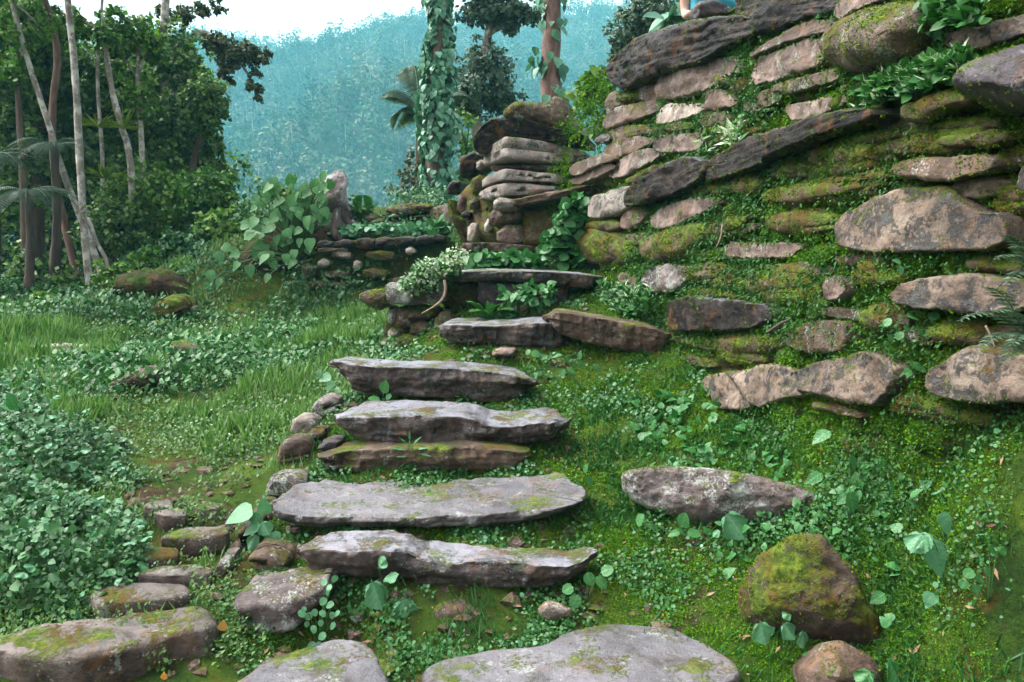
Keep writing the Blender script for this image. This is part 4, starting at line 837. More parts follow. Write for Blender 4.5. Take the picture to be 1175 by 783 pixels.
# rocks, stump and log on the left
boulder([(203,352,358),(208,348,362),(216,349,361),(223,354,358)], hit(212, 362, False) - .12, .3, 'white', 'pale split rock on the earthy mound', res=.02)
boulder([(168,356,366),(180,344,370),(195,338,368),(206,342,362),(212,350,356)], hit(192, 370, False) - .12, .5, 'mossy', 'mossy hummock rock beside the pale split rock', res=.02)
boulder([(172,370,375),(180,367,376),(190,369,374)], hit(181, 376, False) - .12, .2, 'pink', 'small pinkish rock below the mossy hummock', res=.02)
boulder([(221,387,391),(230,384,394),(246,384,394),(252,388,391)], hit(237, 394, False) - .12, .25, 'brown', 'flat brown rock in the grass below the mound', res=.02)
boulder([(186,402,412),(196,392,418),(212,396,420),(226,398,416)], hit(205, 420, False) - .12, .3, 'half', 'brown mossy rock left of the flat brown rock', res=.02)
boulder([(122,440,447),(140,431,450),(158,424,448),(170,430,443)], hit(148, 450, False) - .12, .3, 'half', 'low brown rock sunk among weeds in the middle of the grass', res=.02)
boulder([(0,484,502),(10,478,506),(24,486,500)], 5.2, .25, 'purple', 'dark purple rock at the left edge above the leafy bush', res=.02)
def bank(label, poly, Y, dome, depth=.9):
    n_ = len(poly) // 2; top = poly[:n_]; bot = poly[n_:]
    o = face('earth_bank', [(a[0], a[1], b[1]) for a, b in zip(top, bot)], M['soil'], Y=Y, depth=depth, inward=(0, 1, -.25), dome=dome, bevel=.12, relief=.07, res=.03, edge=.03)
    return tag(o, label, 'earth bank', kind='structure')
bank('bare dark earth bank under the climbing plant', [(248, 318), (272, 290), (298, 262), (322, 232), (345, 210), (368, 222), (384, 262), (392, 285), (248, 338), (272, 346), (298, 350), (322, 350), (345, 346), (368, 340), (384, 330), (392, 310)], 10.75, .30)
bank('small rooty earth bank left of the pale split rock', [(126, 336), (140, 316), (160, 305), (186, 307), (204, 322), (214, 338), (126, 350), (140, 354), (160, 354), (186, 352), (204, 350), (214, 348)], hit(170, 352, False) + .1, .2)
V, Fc = tube([at(36, 401, hit(36, 406, False)), at(70, 400, hit(70, 406, False)), at(112, 401, hit(112, 406, False))], [.045, .05, .04], 10, .3)
tag(mesh_obj('log', V, Fc, BK['pale']), 'thin fallen pale log on the grass near the forest edge', 'log')

# ================================================================== GROUND COVER (uncountable: stuff)
def gnormal(X, Y):
    e = .06; zx = (G0(X + e, Y) - G0(X - e, Y)) / (2 * e); zy = (G0(X, Y + e) - G0(X, Y - e)) / (2 * e)
    return nrm(np.stack([-zx, -zy, np.ones_like(zx)], -1))
def gsample(n, x0, x1, y0, y1, dens, power=1.6, rng=RNG):
    """points on the ground, thinned by distance and by a density field"""
    X = np.empty(0); Y = np.empty(0)
    while len(X) < n:
        u = rng.uniform(size=n * 2)
        y = (y0 ** (1 - power) + u * (y1 ** (1 - power) - y0 ** (1 - power))) ** (1 / (1 - power)); x = rng.uniform(x0, x1, n * 2)
        k = rng.uniform(size=n * 2) < dens(x, y); k &= np.abs(x) < .76 * y + .5
        X = np.concatenate([X, x[k]]); Y = np.concatenate([Y, y[k]])
    X, Y = X[:n], Y[:n]
    return np.stack([X, Y, G(X, Y)], -1)
def topx(P):
    X, Y, Z = P[:, 0], P[:, 1], P[:, 2] - EYE
    f_ = Y * CP - Z * SP; u_ = Y * SP + Z * CP
    return CX + F * X / f_, CY - F * u_ / f_
def off_stones(P, polys, shrink=.88, keep=.12):
    px, py = topx(P); ok = np.ones(len(P), bool)
    for mossy, pl in polys:
        pl = np.asarray(pl, float); c_ = pl.mean(0); pl = c_ + (pl - c_) * shrink
        bx = (px > pl[:, 0].min()) & (px < pl[:, 0].max()) & (py > pl[:, 1].min()) & (py < pl[:, 1].max()); k = np.where(bx)[0]
        if len(k): ins = inpoly(px[k], py[k], pl); ok[k[ins & (RNG.uniform(size=len(k)) > (.75 if mossy else 0))]] = False
    return P[ok]
def nz2(x, y, s, o=0.): return fbm(np.stack([x, y, 0 * x + o], -1), s, 3)
def stair_left(y): return np.interp(y, [2.5, 3.3, 3.9, 4.7, 5.3, 6.0, 6.9, 8, 9], [-.75, -1.0, -1.1, -1.15, -1.15, -.95, -1.0, -.6, -.5])
def stair_right(y): return np.interp(y, [2.5, 3.3, 3.9, 4.7, 5.3, 6.0, 6.9, 8], [.75, .62, .30, .26, .12, .5, .6, .4])
def foot_x(y): return wallX(y, EYE - .8) - .02
def left_d(x, y): return np.clip((stair_left(y) - x) / .2, 0, 1)
def right_d(x, y): return np.clip((x - stair_right(y)) / .12, 0, 1) * (x < foot_x(y) + .1)
def mid_d(x, y): return (1 - left_d(x, y)) * (1 - right_d(x, y)) * (x < foot_x(y))
def cover(name, tpl, mat, P, size, up=.6, out=1., spread=.35, N=None, label=None, lift=0., cat=None):
    n = len(P); N = gnormal(P[:, 0], P[:, 1]) if N is None else N
    nv = nrm(N + spread * RNG.normal(size=(n, 3)) + np.array([0, -.25, .3])); d = nrm(out * np.cross(N, rdir(n)) + up * N)
    P = P + N * (lift * RNG.uniform(0, 1, n) ** 1.5)[:, None]
    V, Ft, _ = leaves(tpl, P, d, nv, size)
    o = mesh_obj(name, V, Ft, mat, origin=np.zeros(3)); return tag(o, label, cat, kind='stuff')
U = RNG.uniform
# lawn on the left
P = gsample(72000, -9, 0, 3.0, 11, lambda x, y: left_d(x, y) * np.clip(.62 + 1.1 * nz2(x, y, 1.3), .04, 1) * np.where((x > -.5 * y) & (y < 5.2), np.clip(.22 + 1.7 * nz2(x, y, 3., 4), .02, 1), 1), 1.9)
P = off_stones(P, [(False, p) for p in PAVE], .95)
cover('grass', 'rhomb', LM['lawn'], P, (.010 + .0034 * P[:, 1]) * U(.5, 1.25, len(P)), up=.55, lift=.09, label='short leafy grass covering the path and clearing left of the stair', cat='grass')
P = gsample(70000, -9, 0, 3.0, 11, lambda x, y: np.where((x > -.52 * y) & (y < 5.4), .07, 1) * np.clip(.6 + 1.3 * nz2(x, y, .7, 66), .12, 1) * left_d(x, y) * np.clip(.5 + 1.6 * nz2(x, y, .9, 8), .02, 1), 1.9)
V1, F1, _ = leaves('blade', P, nrm(rdir(len(P)) * .45 + np.array([0, 0, 1])), rdir(len(P)), U(.05, .15, len(P)) * np.clip(.45 + .13 * P[:, 1], .5, 1.5) * np.clip(.85 + 1.1 * nz2(P[:, 0], P[:, 1], 1.0, 55), .25, 1.7), 1 + .10 * P[:, 1])
tag(mesh_obj('grass', V1, F1, LM['blade'], origin=np.zeros(3)), 'thin grass blades standing among the leafy ground cover of the clearing', 'grass', kind='stuff')
P = gsample(1700, -9, 0, 4.9, 10.5, lambda x, y: left_d(x, y) * np.clip(.1 + 2.2 * nz2(x, y, 1.1, 90), 0, 1), 1.5)
P[:, 2] += U(.03, .14, len(P)); V1, F1, _ = leaves('rhomb', P, nrm(rdir(len(P)) + [0, 0, .3]), nrm(rdir(len(P)) * .7 + [0, -.3, .8]), (.004 + .0019 * P[:, 1]) * U(.5, 1.4, len(P)), np.full(len(P), 1.2))
tag(mesh_obj('grass', V1, F1, LM['white'], origin=np.zeros(3)), 'tiny whitish seed heads and pale leaf tips over the grass of the clearing', 'grass', kind='stuff')
# weedy strip over the sunken rocks of the clearing
q = np.vstack([np.array([at(a_, b_, hit(a_, b_, False))]) for a_, b_ in [(118, 452), (150, 440), (180, 428), (205, 422), (240, 412), (285, 402), (330, 396)]])
n = 5200; t_ = U(0, len(q) - 1.001, n); k_ = t_.astype(int); f_ = (t_ - k_)[:, None]; P = q[k_] * (1 - f_) + q[k_ + 1] * f_ + RNG.normal(size=(n, 3)) * np.array([.30, .22, 0]); P[:, 2] = G(P[:, 0], P[:, 1])
cover('undergrowth', 'ovate', LM['creeper'], P, U(.025, .075, n), up=.8, lift=.20, label='strip of leafy weeds over the sunken rocks of the clearing', cat='undergrowth')
P = gsample(9000, -7, -.9, 6.2, 10.2, lambda x, y: np.clip(2.4 * nz2(x, y, .9, 101) - .1, 0, 1), 1.3)
cover('undergrowth', 'ovate', LM['creeper'], P, U(.02, .06, len(P)), up=.8, lift=.16, label='patches of leafy weeds in the grass of the clearing', cat='undergrowth')
# broad leaved thicket bottom left
def thicket(n, f):
    x = U(-5.2, -1.2, n * 5); y = U(3.3, 6.6, n * 5)
    h = np.clip((-.49 * y - x + .35 * nz2(x, y, 1.6, 9)) * .62, 0, .34) * np.clip((6.7 - y) / 1.4, 0, 1) * np.clip((y - 3.2) / .3, 0, 1) * (1 + .5 * nz2(x, y, 1.7, 3))
    k = np.where((h > .02) & (U(size=n * 5) < np.clip(h / .12, .12, 1)) & (fbm(np.stack([x, y, 0 * x], -1), 3.3, 3) > -.28) & (np.abs(x) < .95 * y))[0][:n]; x, y, h = x[k], y[k], h[k]
    z = G0(x, y) + h * U(0, 1, len(x)) ** f
    return np.stack([x, y, z], -1), h
P, h = thicket(27000, .5); n = len(P)
V1, F1, _ = leaves('ovate', P, nrm(rdir(n) * 1. + np.array([.35, -.55, -.15])), nrm(rdir(n) * .55 + np.array([.1, -.35, .9])), U(.012, .04, n) * np.where(U(size=n) < .12, 1.7, 1), U(.9, 1.5, n))
P2, _ = thicket(800, .25); n2 = len(P2)
V2, F2, _ = leaves('lobed', P2 + [0, 0, .03], nrm(rdir(n2) * .9 + np.array([.4, -.6, -.1])), nrm(rdir(n2) * .45 + np.array([.1, -.3, 1])), U(.035, .068, n2), U(.9, 1.2, n2))
tag(mesh_obj('undergrowth', V1, F1, LM['bush'], origin=np.zeros(3)), 'dense thicket of broad green leaves along the left edge of the path', 'undergrowth', kind='stuff')
tag(mesh_obj('undergrowth', V2, F2, LM['minty'], origin=np.zeros(3)), 'larger pale green leaves topping the thicket along the left edge', 'undergrowth', kind='stuff')
# herbs over the earth mound and forest edge
P = gsample(11000, -9, -1., 9.2, 13.5, lambda x, y: np.clip(-.15 + 2.2 * nz2(x, y, .8, 12), 0, 1) * np.clip((y - 7.2) / 1.5, 0, 1), 1.2)
cover('undergrowth', 'ovate', LM['bush'], P, U(.025, .07, len(P)), up=.8, lift=.26, label='low green herbs over the earthy mound and forest edge', cat='undergrowth')
P = gsample(2200, -5.5, -.9, 6.8, 9.2, lambda x, y: np.clip(1.2 * nz2(x, y, .9, 31) - .02, 0, 1), 1.2)
cover('undergrowth', 'round', LM['minty'], P, U(.018, .045, len(P)), up=.8, lift=.08, label='pale round leaved herbs in patches across the clearing', cat='undergrowth')
# mossy slope on the right: moss tufts, creepers
def tufts(P, N, size, k=4):
    n = len(P); PP = np.repeat(P, k, 0); NN = np.repeat(N, k, 0)
    d = nrm(NN * .8 + rdir(n * k) * .9); nv = nrm(NN + rdir(n * k)); PP = PP + np.cross(NN, rdir(n * k)) * np.repeat(size, k)[:, None] * .6
    return leaves('rhomb', PP, d, nv, np.repeat(size, k) * U(.6, 1.3, n * k))[:2]
P = gsample(170000, -1.3, 2.3, 2.0, 8.5, lambda x, y: np.clip(right_d(x, y) + .5 * mid_d(x, y), 0, 1) * np.clip(.55 + 1.5 * nz2(x, y, 2.2, 5), .02, 1), 2.)
a = tufts(P, gnormal(P[:, 0], P[:, 1]), (.0035 + .0013 * P[:, 1]) * U(.7, 1.4, len(P)), 3)
# wall face
n = 340000; y = (1.95 ** -1 + U(size=n) * (8.2 ** -1 - 1.95 ** -1)) ** -1; z = U(.1, EYE + 1.6, n)
Pq = np.stack([wallX(y, z), y, z], -1); bmp = wall_bump(Pq); keep = U(size=n) < np.clip(.68 + 1.6 * fbm(Pq, 2.1, 3), .05, 1)
P = off_stones((Pq - nin * (bmp - .065)[:, None])[keep], POLYS); Nw = np.tile(np.array([-.86, -.5, .12]), (len(P), 1))
b = tufts(P, Nw, (.005 + .0017 * P[:, 1]) * U(.7, 1.4, len(P)), 3)
tag(mesh_obj('moss', *merge([a, b]), LM['moss'], origin=np.zeros(3)), 'bright green moss over the slope, the wall face and the gaps of the stair', 'moss', kind='stuff')
# moss growing over the stones themselves: thick on the mossy ones, along the edges of the others
PS, NS = [], []
for V_, F_, m_, mn in MOSSY:
    a_, b_, c_, d_ = (V_[F_[:, q]] for q in range(4)); nn_ = np.cross(b_ - a_, d_ - a_); ar = np.linalg.norm(nn_, axis=1) + np.linalg.norm(np.cross(c_ - b_, c_ - d_), axis=1); ar = ar * .5
    if mn.startswith(('worn', 'dark', 'purple')): wgt = .12
    elif mn.startswith('humped'): wgt = .4
    elif mn.startswith('mossy'): wgt = 1.
    elif mn.startswith('half'): wgt = .55
    else: wgt = .0
    ring = np.arange(len(F_)) // m_; er = np.where((ring >= 2) & (ring <= 6), np.maximum(wgt, .45), wgt) if wgt > .1 or True else wgt
    dist = np.clip(V_[:, 1].mean(), 2.5, 12); cen = (a_ + c_) / 2
    lam = ar * er * 7000 * (3. / dist) ** 1.5 * np.clip(.55 + 1.6 * fbm(cen, 4.2, 3), 0, 1.4); k_ = RNG.poisson(np.minimum(lam, 40))
    ix = np.repeat(np.arange(len(F_)), k_); u_, v_ = U(size=len(ix))[:, None], U(size=len(ix))[:, None]
    PS.append((a_[ix] * (1 - u_) + b_[ix] * u_) * (1 - v_) + (d_[ix] * (1 - u_) + c_[ix] * u_) * v_); NS.append(nrm(nn_)[ix])
PS, NS = np.vstack(PS), np.vstack(NS); pass
V1, F1 = tufts(PS, NS, (.0035 + .0012 * PS[:, 1]) * U(.6, 1.4, len(PS)), 3)
tag(mesh_obj('moss', V1, F1, LM['stonemoss'], origin=np.zeros(3)), 'fuzzy olive and yellow green moss cushions growing over the wall stones', 'moss', kind='stuff')
# darker feathery moss cushions in clumps on the wall
cy = U(2.6, 6.5, 90); cz = U(.4, EYE + 1.3, 90); CP_ = np.stack([wallX(cy, cz) - .02, cy, cz], -1)
k = RNG.integers(0, 90, 26000); P = CP_[k] + RNG.normal(size=(26000, 3)) * np.array([.02, .12, .055]) * (.6 + .2 * CP_[k][:, 1:2]); P[:, 0] = wallX(P[:, 1], P[:, 2]) - .03 * U(size=len(P)); P = off_stones(P, POLYS)
d = nrm(rdir(len(P)) * .7 + np.array([-.6, -.4, -.55]))
V1, F1, _ = leaves('narrow', P, d, rdir(len(P)), (.008 + .004 * P[:, 1]) * U(.6, 1.3, len(P)), np.full(len(P), 1.5))
tag(mesh_obj('moss', V1, F1, LM['fernmoss'], origin=np.zeros(3)), 'dark feathery moss cushions hanging on the dry stone wall', 'moss', kind='stuff')
# creepers on the slope and round the steps
def crd(x, y): return np.clip(right_d(x, y) * np.clip(.25 + 1.9 * nz2(x, y, 1.5, 21), .01, 1) + mid_d(x, y) * np.clip(.2 + 1.8 * nz2(x, y, 3., 23), 0, 1), 0, 1)
P = gsample(42000, -1.35, 2.3, 2.0, 8.3, crd, 1.9)
cover('ground_cover', 'round', LM['creeper'], P, (.006 + .0016 * P[:, 1]) * U(.4, 1.7, len(P)), up=.5, lift=.045, label='small round leaved creepers over the slope and between the steps', cat='creepers')
P = gsample(1100, -1.35, 2.3, 2.0, 7, crd, 1.7)
cover('ground_cover', 'round', LM['minty'], P, (.010 + .0022 * P[:, 1]) * U(.6, 1.5, len(P)), up=.5, lift=.06, label='scattered pale green round leaves among the creepers', cat='creepers')
P = gsample(520, .75, 2.3, 2.0, 5.2, lambda x, y: right_d(x, y) * np.clip(.5 + 1.6 * nz2(x, y, 1.3, 61), 0, 1), 1.5)
cover('ground_cover', 'heart', LM['broad'], P, (.010 + .008 * P[:, 1]) * U(.5, 1.5, len(P)), up=.6, lift=.09, label='larger heart shaped leaves scattered over the right slope', cat='creepers')
P = gsample(7000, -1.3, 2.3, 2.0, 7.5, lambda x, y: np.clip(right_d(x, y) * .6 + mid_d(x, y), 0, 1) * np.clip(.1 + 1.9 * nz2(x, y, 2.4, 33), 0, 1), 1.9)
V1, F1, _ = leaves('blade', P, nrm(rdir(len(P)) * .6 + np.array([0, -.15, .9])), rdir(len(P)), U(.03, .11, len(P)))
tag(mesh_obj('grass', V1, F1, LM['creeper'], origin=np.zeros(3)), 'fine grass blades in the gaps of the stair and on the slope', 'grass', kind='stuff')
P = gsample(30000, -1.3, 2.3, 2.0, 8, lambda x, y: np.clip(right_d(x, y) + .3 * mid_d(x, y), 0, 1) * np.clip(-.1 + 2.4 * nz2(x, y, 2.6, 71), 0, 1), 1.9)
V1, F1, _ = leaves('narrow', P, nrm(rdir(len(P)) * .9 + np.array([-.1, -.2, .7])), rdir(len(P)), (.010 + .005 * P[:, 1]) * U(.5, 1.4, len(P)), np.full(len(P), 1.3))
tag(mesh_obj('moss', V1, F1, LM['fernmoss'], origin=np.zeros(3)), 'dark feathery moss clumps on the slope right of the stair', 'moss', kind='stuff')
ico = np.array([(0, 0, 1), (0, 0, -1)] + [(math.cos(t_) * .89, math.sin(t_) * .89, h_) for h_, o_ in ((.45, 0), (-.45, .63)) for t_ in np.arange(5) * 1.2566 + o_])
icf = [(0, 2 + i_, 2 + (i_ + 1) % 5) for i_ in range(5)] + [(1, 7 + (i_ + 1) % 5, 7 + i_) for i_ in range(5)] + [(2 + i_, 7 + i_, 2 + (i_ + 1) % 5) for i_ in range(5)] + [(2 + (i_ + 1) % 5, 7 + i_, 7 + (i_ + 1) % 5) for i_ in range(5)]
P = np.vstack([gsample(700, -1.3, 1.0, 2.6, 7.5, lambda x, y: mid_d(x, y), 1.6), gsample(260, -2.2, -.9, 3.0, 5.5, lambda x, y: (x > -.5 * y) * .9, 1.5)]); n = len(P)
ss = U(.008, .034, n) * np.where(U(size=n) < .12, 1.7, 1); A_ = P[:, None] + ss[:, None, None] * (ico[None] * U(.6, 1.3, (n, 12, 1))) * np.stack([U(.8, 1.5, n), U(.8, 1.3, n), U(.4, .8, n)], -1)[:, None]
tag(mesh_obj('gravel', A_.reshape(-1, 3), (np.array(icf)[None] + (np.arange(n) * 12)[:, None, None]).reshape(-1, 3), M['brown'], smooth=False, origin=np.zeros(3)), 'small brown rubble packed round the steps and along the path', 'gravel', kind='stuff')
# dry litter
P = gsample(600, -1.3, 2.1, 2.5, 8, lambda x, y: np.clip(.4 + nz2(x, y, 2, 41), 0, 1) * (right_d(x, y) * .7 + mid_d(x, y)), 1.7)
cover('leaf_litter', 'narrow', LM['dead'], P, U(.015, .05, len(P)), up=.1, lift=.02, label='dry brown leaf litter and twigs on the slope and stair', cat='leaf litter')
# ledge weeds on the wall (between px boxes)
def wall_weeds(name, box, n, tpl, mat, size, label, cat='weeds', up=.8, lift=.10, prot=.08, kind='stuff'):
    px = U(box[0], box[2], n); v = U(size=n); py = box[1] + (box[3] - box[1]) * v + (box[4] if len(box) > 4 else 0) * (px - box[0]) / (box[2] - box[0])
    Yv = wallY(px, py) - prot - U(0, lift, n); P = at(px, py, Yv)
    k = fbm(P, 5, 2) > -.18; P = P[k]
    d = nrm(rdir(len(P)) + np.array([-.35, -.3, up])); V1, F1, _ = leaves(tpl, P, d, nrm(rdir(len(P)) * .6 + np.array([-.2, -.4, .8])), size * U(.6, 1.4, len(P)))
    return tag(mesh_obj(name, V1, F1, LM[mat], origin=None), label, cat, kind=kind)
wall_weeds('weeds', (985, 98, 1110, 128, -40), 900, 'ovate', 'creeper', .05, 'small green weeds on the ledge beside the dark purple boulder')
wall_weeds('weeds', (985, 100, 1105, 126, -40), 420, 'narrow', 'white', .055, 'whitish grass and weed leaves on the ledge beside the purple boulder')
wall_weeds('weeds', (800, 158, 850, 182, -18), 160, 'narrow', 'white', .07, 'whitish weeds where the two long ledge slabs meet')
wall_weeds('weeds', (640, 318, 745, 352, 12), 1100, 'ovate', 'creeper', .05, 'green and white speckled weeds behind the tilted brown slab', prot=.3)
wall_weeds('weeds', (640, 316, 745, 350, 12), 600, 'narrow', 'white', .05, 'white tips of the weeds behind the tilted brown slab', prot=.3)
wall_weeds('weeds', (1060, 0, 1130, 30, 0), 260, 'ovate', 'creeper', .05, 'green weeds hanging at the top right of the wall')

# ================================================================== SINGLE PLANTS
def stem_curve(a, b, sag=.25):
    a, b = np.array(a), np.array(b); m = (a + b) / 2; m[2] += sag * np.linalg.norm(b - a); return [a, m, b]
def plant(label, root, lv, tpl='round', mat='broad', Y=None, group=None, face=(.0, -.55, .85), cat='plant', name='leafy_plant', r=.0022, dY=.05, spike=False):
    """root px; leaves (px, py, size_px[, dir_deg]) - every leaf a mesh of its own"""
    Y0 = hit(*root) if Y is None else Y
    R0 = at(root[0], root[1], Y0); e = empty(name, R0); tag(e, label, cat, group)
    st = []
    for i, l in enumerate(lv):
        ang = l[3] if len(l) > 3 else RNG.uniform(-60, 60)
        yl = Y0 - dY * RNG.uniform(.4, 1.2); c = at(l[0], l[1], yl); s = l[2] * mpp(yl) * (.72 if tpl == 'heart' else .88)
        a = math.radians(ang); d = nrm(np.array([math.sin(a), -.25, -math.cos(a) * .8]))       # 0 = hanging down, 90 = to the right
        nv = nrm(np.array(face) + RNG.normal(size=3) * .22)
        p = c - d * s * .45
        V, Ft, _ = leaves(tpl if not isinstance(tpl, (list, tuple)) else tpl[i % len(tpl)], p[None], d[None], nv[None], np.array([s]), np.array([RNG.uniform(.9, 1.15)]))
        T_ = TPL[tpl if not isinstance(tpl, (list, tuple)) else tpl[i % len(tpl)]][0]
        mesh_obj('leaf', V, Ft, LM[mat], e, lf=T_)
        st.append(tube(stem_curve(R0 - [0, 0, .01], p, .12), [r, r * .7], 5, .0, 4))
    mesh_obj('stem', *merge(st), BK['stem'], e); return e
GB = 'broad leaved plants of the stair and slope'
plant('plant with two large lobed pale leaves in front of the thick layered step', (445, 708), [(432, 682, 44, 20), (465, 704, 46, 10), (448, 662, 26, 120), (438, 646, 20, 150)], 'lobed', 'minty', group=GB)
plant('upright creeper with strings of small round pale leaves at the lichen boulder', (366, 742), [(372, 668, 10), (384, 664, 10), (378, 674, 9), (371, 690, 12), (379, 694, 12), (370, 704, 11), (381, 706, 10), (346, 704, 12), (354, 707, 11), (361, 703, 10), (352, 716, 9), (368, 715, 9), (382, 718, 11), (387, 704, 10), (360, 722, 11), (370, 730, 12), (358, 741, 13), (366, 740, 10), (349, 699, 8), (376, 680, 8)], 'round', 'minty', group=GB, dY=.09)
plant('small plant with three round leaves in front of the pointed step', (438, 474), [(441, 445, 18, 170), (430, 458, 16, 250), (436, 468, 13, 300), (446, 455, 9)], 'round', 'broad', group=GB)
plant('low rosette of pointed leaves under the right half of the pointed step', (536, 461), [(524, 452, 16, 250), (531, 447, 15, 215), (540, 448, 15, 160), (548, 455, 16, 110), (536, 456, 12, 20), (527, 459, 12, 290)], 'ovate', 'broad', group=GB)
plant('spiky upright weed with narrow leaves in front of the moss covered riser', (470, 545), [(463, 506, 18, 215), (470, 501, 18, 180), (478, 506, 18, 145), (484, 515, 20, 110), (457, 515, 20, 250), (462, 524, 18, 265), (480, 525, 20, 95), (470, 512, 16, 185), (452, 522, 18, 285), (488, 522, 16, 80)], 'narrow', 'broad', group=GB)
plant('clump of large pale leaves hanging over the left end of the broad tread', (296, 632), [(272, 592, 34, 290), (294, 595, 24, 350), (287, 608, 22, 300), (290, 622, 26, 340), (303, 580, 22, 180), (304, 606, 22, 30), (315, 621, 20, 20), (307, 616, 14)], ('heart', 'lobed'), 'minty', group=GB)
plant('plant with one large scalloped leaf below the white crusted rock', (836, 622), [(843, 603, 46, 30), (850, 632, 22), (822, 612, 14)], 'lobed', 'minty', group=GB)
plant('small upright plant of oval leaves left of the large scalloped leaf', (784, 622), [(734, 597, 18, 160), (746, 604, 14, 60), (784, 598, 22, 175), (774, 612, 18, 280), (796, 612, 18, 80), (782, 610, 12)], ('round', 'ovate'), 'broad', group=GB)
plant('three lobed leaves side by side in front of the humped mossy boulder', (902, 748), [(875, 726, 34, 10), (905, 724, 28, 30), (922, 734, 26, 0), (903, 706, 14)], 'lobed', 'minty', group=GB)
plant('glossy green leaf plant at the bottom edge beside the small pointed rock', (1022, 800), [(1026, 770, 38, 20), (992, 778, 30, 320), (1040, 782, 20)], 'lobed', 'broad', group=GB, Y=2.68)
plant('plant with a big heart shaped pale leaf on the right slope', (1085, 672), [(1076, 644, 44, 20), (1052, 622, 34, 330), (1086, 603, 28, 20), (1096, 688, 36, 10), (1066, 690, 20), (1060, 620, 30)], ('heart', 'lobed'), 'minty', group=GB)
plant('cluster of small round leaves below the big heart shaped leaf', (1135, 690), [(1112, 658, 16), (1124, 664, 14), (1133, 656, 14), (1106, 670, 13), (1120, 676, 14), (1138, 630, 14), (1150, 632, 14), (1140, 714, 14), (1152, 716, 12)], 'round', 'broad', group=GB)
plant('tall weed with drooping oval leaves right of the white crusted rock', (975, 600), [(979, 530, 24, 20), (935, 548, 26, 300), (978, 575, 30, 10), (943, 500, 30, 300), (968, 572, 22), (986, 568, 14)], 'ovate', 'broad', group=GB)
plant('group of upright oval leaves on the bright moss of the slope', (1040, 600), [(1024, 560, 24, 190), (1050, 566, 20, 150), (1048, 578, 20, 60), (1062, 556, 18, 140), (1090, 552, 24, 130), (1122, 552, 16, 60), (1150, 552, 12)], 'ovate', 'broad', group=GB)
plant('glossy oval leaves at the foot of the humped boulder right side', (1010, 690), [(1008, 686, 24, 300), (1040, 688, 26, 80), (1024, 690, 20, 20), (1060, 684, 18)], 'ovate', 'broad', group=GB)
plant('small two leaved seedling under the large beige block', (1034, 322), [(1030, 300, 13, 240), (1034, 310, 12, 0), (1044, 306, 9, 110)], 'ovate', 'minty', group=GB, dY=.06)
plant('spray of dark oval leaves under the rough tan ledge stone', (1045, 395), [(1048, 364, 17, 250), (1071, 363, 14, 130), (1078, 371, 14, 80), (1018, 370, 12, 150), (1015, 374, 10, 260), (1032, 385, 12), (1040, 378, 10), (1059, 383, 13, 10), (1022, 388, 9), (1051, 390, 8)], 'round', 'broad', group=GB, dY=.08)
plant('small round leaved sprig between the two lower tan stones', (1050, 432), [(1052, 420, 13, 30), (1042, 427, 12, 290), (1058, 424, 12, 70)], 'round', 'broad', group=GB, dY=.07)
plant('single pale round leaf hanging at the top edge of the wall', (1080, -6), [(1076, 9, 22, 320), (1079, 38, 24, 10), (1068, 36, 14)], 'lobed', 'minty', group=GB, dY=.1)
plant('pair of pointed leaves under the rust stained boulder', (1004, 92), [(1010, 75, 11, 220), (986, 90, 16, 80), (1005, 70, 10, 120)], 'ovate', 'broad', group=GB, dY=.1)
plant('small pale weed on the ledge below the rounded pink stone', (855, 140), [(853, 132, 15, 280), (862, 150, 12, 60), (868, 146, 12, 120), (848, 152, 10)], 'ovate', 'minty', group=GB, dY=.12)
plant('oval leaves at the right end of the thick layered step', (674, 690), [(676, 664, 18, 20), (652, 676, 16, 290), (660, 690, 20, 340), (690, 668, 20, 40), (696, 655, 18, 120), (672, 540, 12), (690, 648, 12)][:5], 'round', 'broad', group=GB)
plant('long stemmed round leaves beside the right end of the broken edge step', (672, 560), [(672, 538, 12, 170), (676, 552, 13, 20), (664, 556, 9), (688, 575, 10), (700, 560, 10)], 'round', 'broad', group=GB)
plant('tall oval leaves on the slope under the tilted brown slab', (668, 448), [(665, 408, 12, 180), (667, 418, 11, 20), (640, 408, 13, 280), (655, 425, 13, 60), (685, 422, 14, 40), (645, 428, 12), (625, 410, 10)], 'ovate', 'broad', group=GB)
plant('round leaves under the right end of the pale topped step', (618, 412), [(614, 406, 12, 60), (606, 404, 8), (622, 410, 9)], 'round', 'broad', group=GB, dY=.15)
plant('bright broad leaf by the left edge of the clearing', (14, 500), [(14, 462, 26, 190), (8, 468, 20, 220), (20, 474, 14, 130)], 'ovate', 'broad', group=GB, Y=5.1)
plant('pale drooping leaves between the pointed step and the grass', (376, 462), [(372, 434, 18, 290), (378, 444, 18, 330), (384, 450, 16, 300), (366, 430, 12)], 'heart', 'minty', group=GB)

def frond(base, tip, n, ln, rise=.25, drop=.0, tpl='narrow', wid=1.2):
    base, tip = np.array(base), np.array(tip); t = np.linspace(0, 1, n); L_ = np.linalg.norm(tip - base)
    Q = base + (tip - base) * t[:, None]; Q[:, 2] += rise * L_ * 4 * t * (1 - t); T = nrm(np.gradient(Q, axis=0))
    side = nrm(np.cross(T, np.array([0, 0, 1.]) + 1e-3)); up = np.cross(side, T)
    s = ln * np.sin(np.pi * (.12 + .86 * t)) ** .8
    P = np.concatenate([Q, Q]); d = np.concatenate([side, -side]) + .35 * np.concatenate([T, T]) - drop * np.array([0, 0, 1])
    V, Ft, _ = leaves(tpl, P, d, np.concatenate([up, up]) + .1 * RNG.normal(size=(2 * n, 3)), np.concatenate([s, s]), np.full(2 * n, wid))
    return merge([(V, Ft), tube(Q[::max(1, n // 6)], [.006 * L_ + .001, .002], 4, 0, 2)])
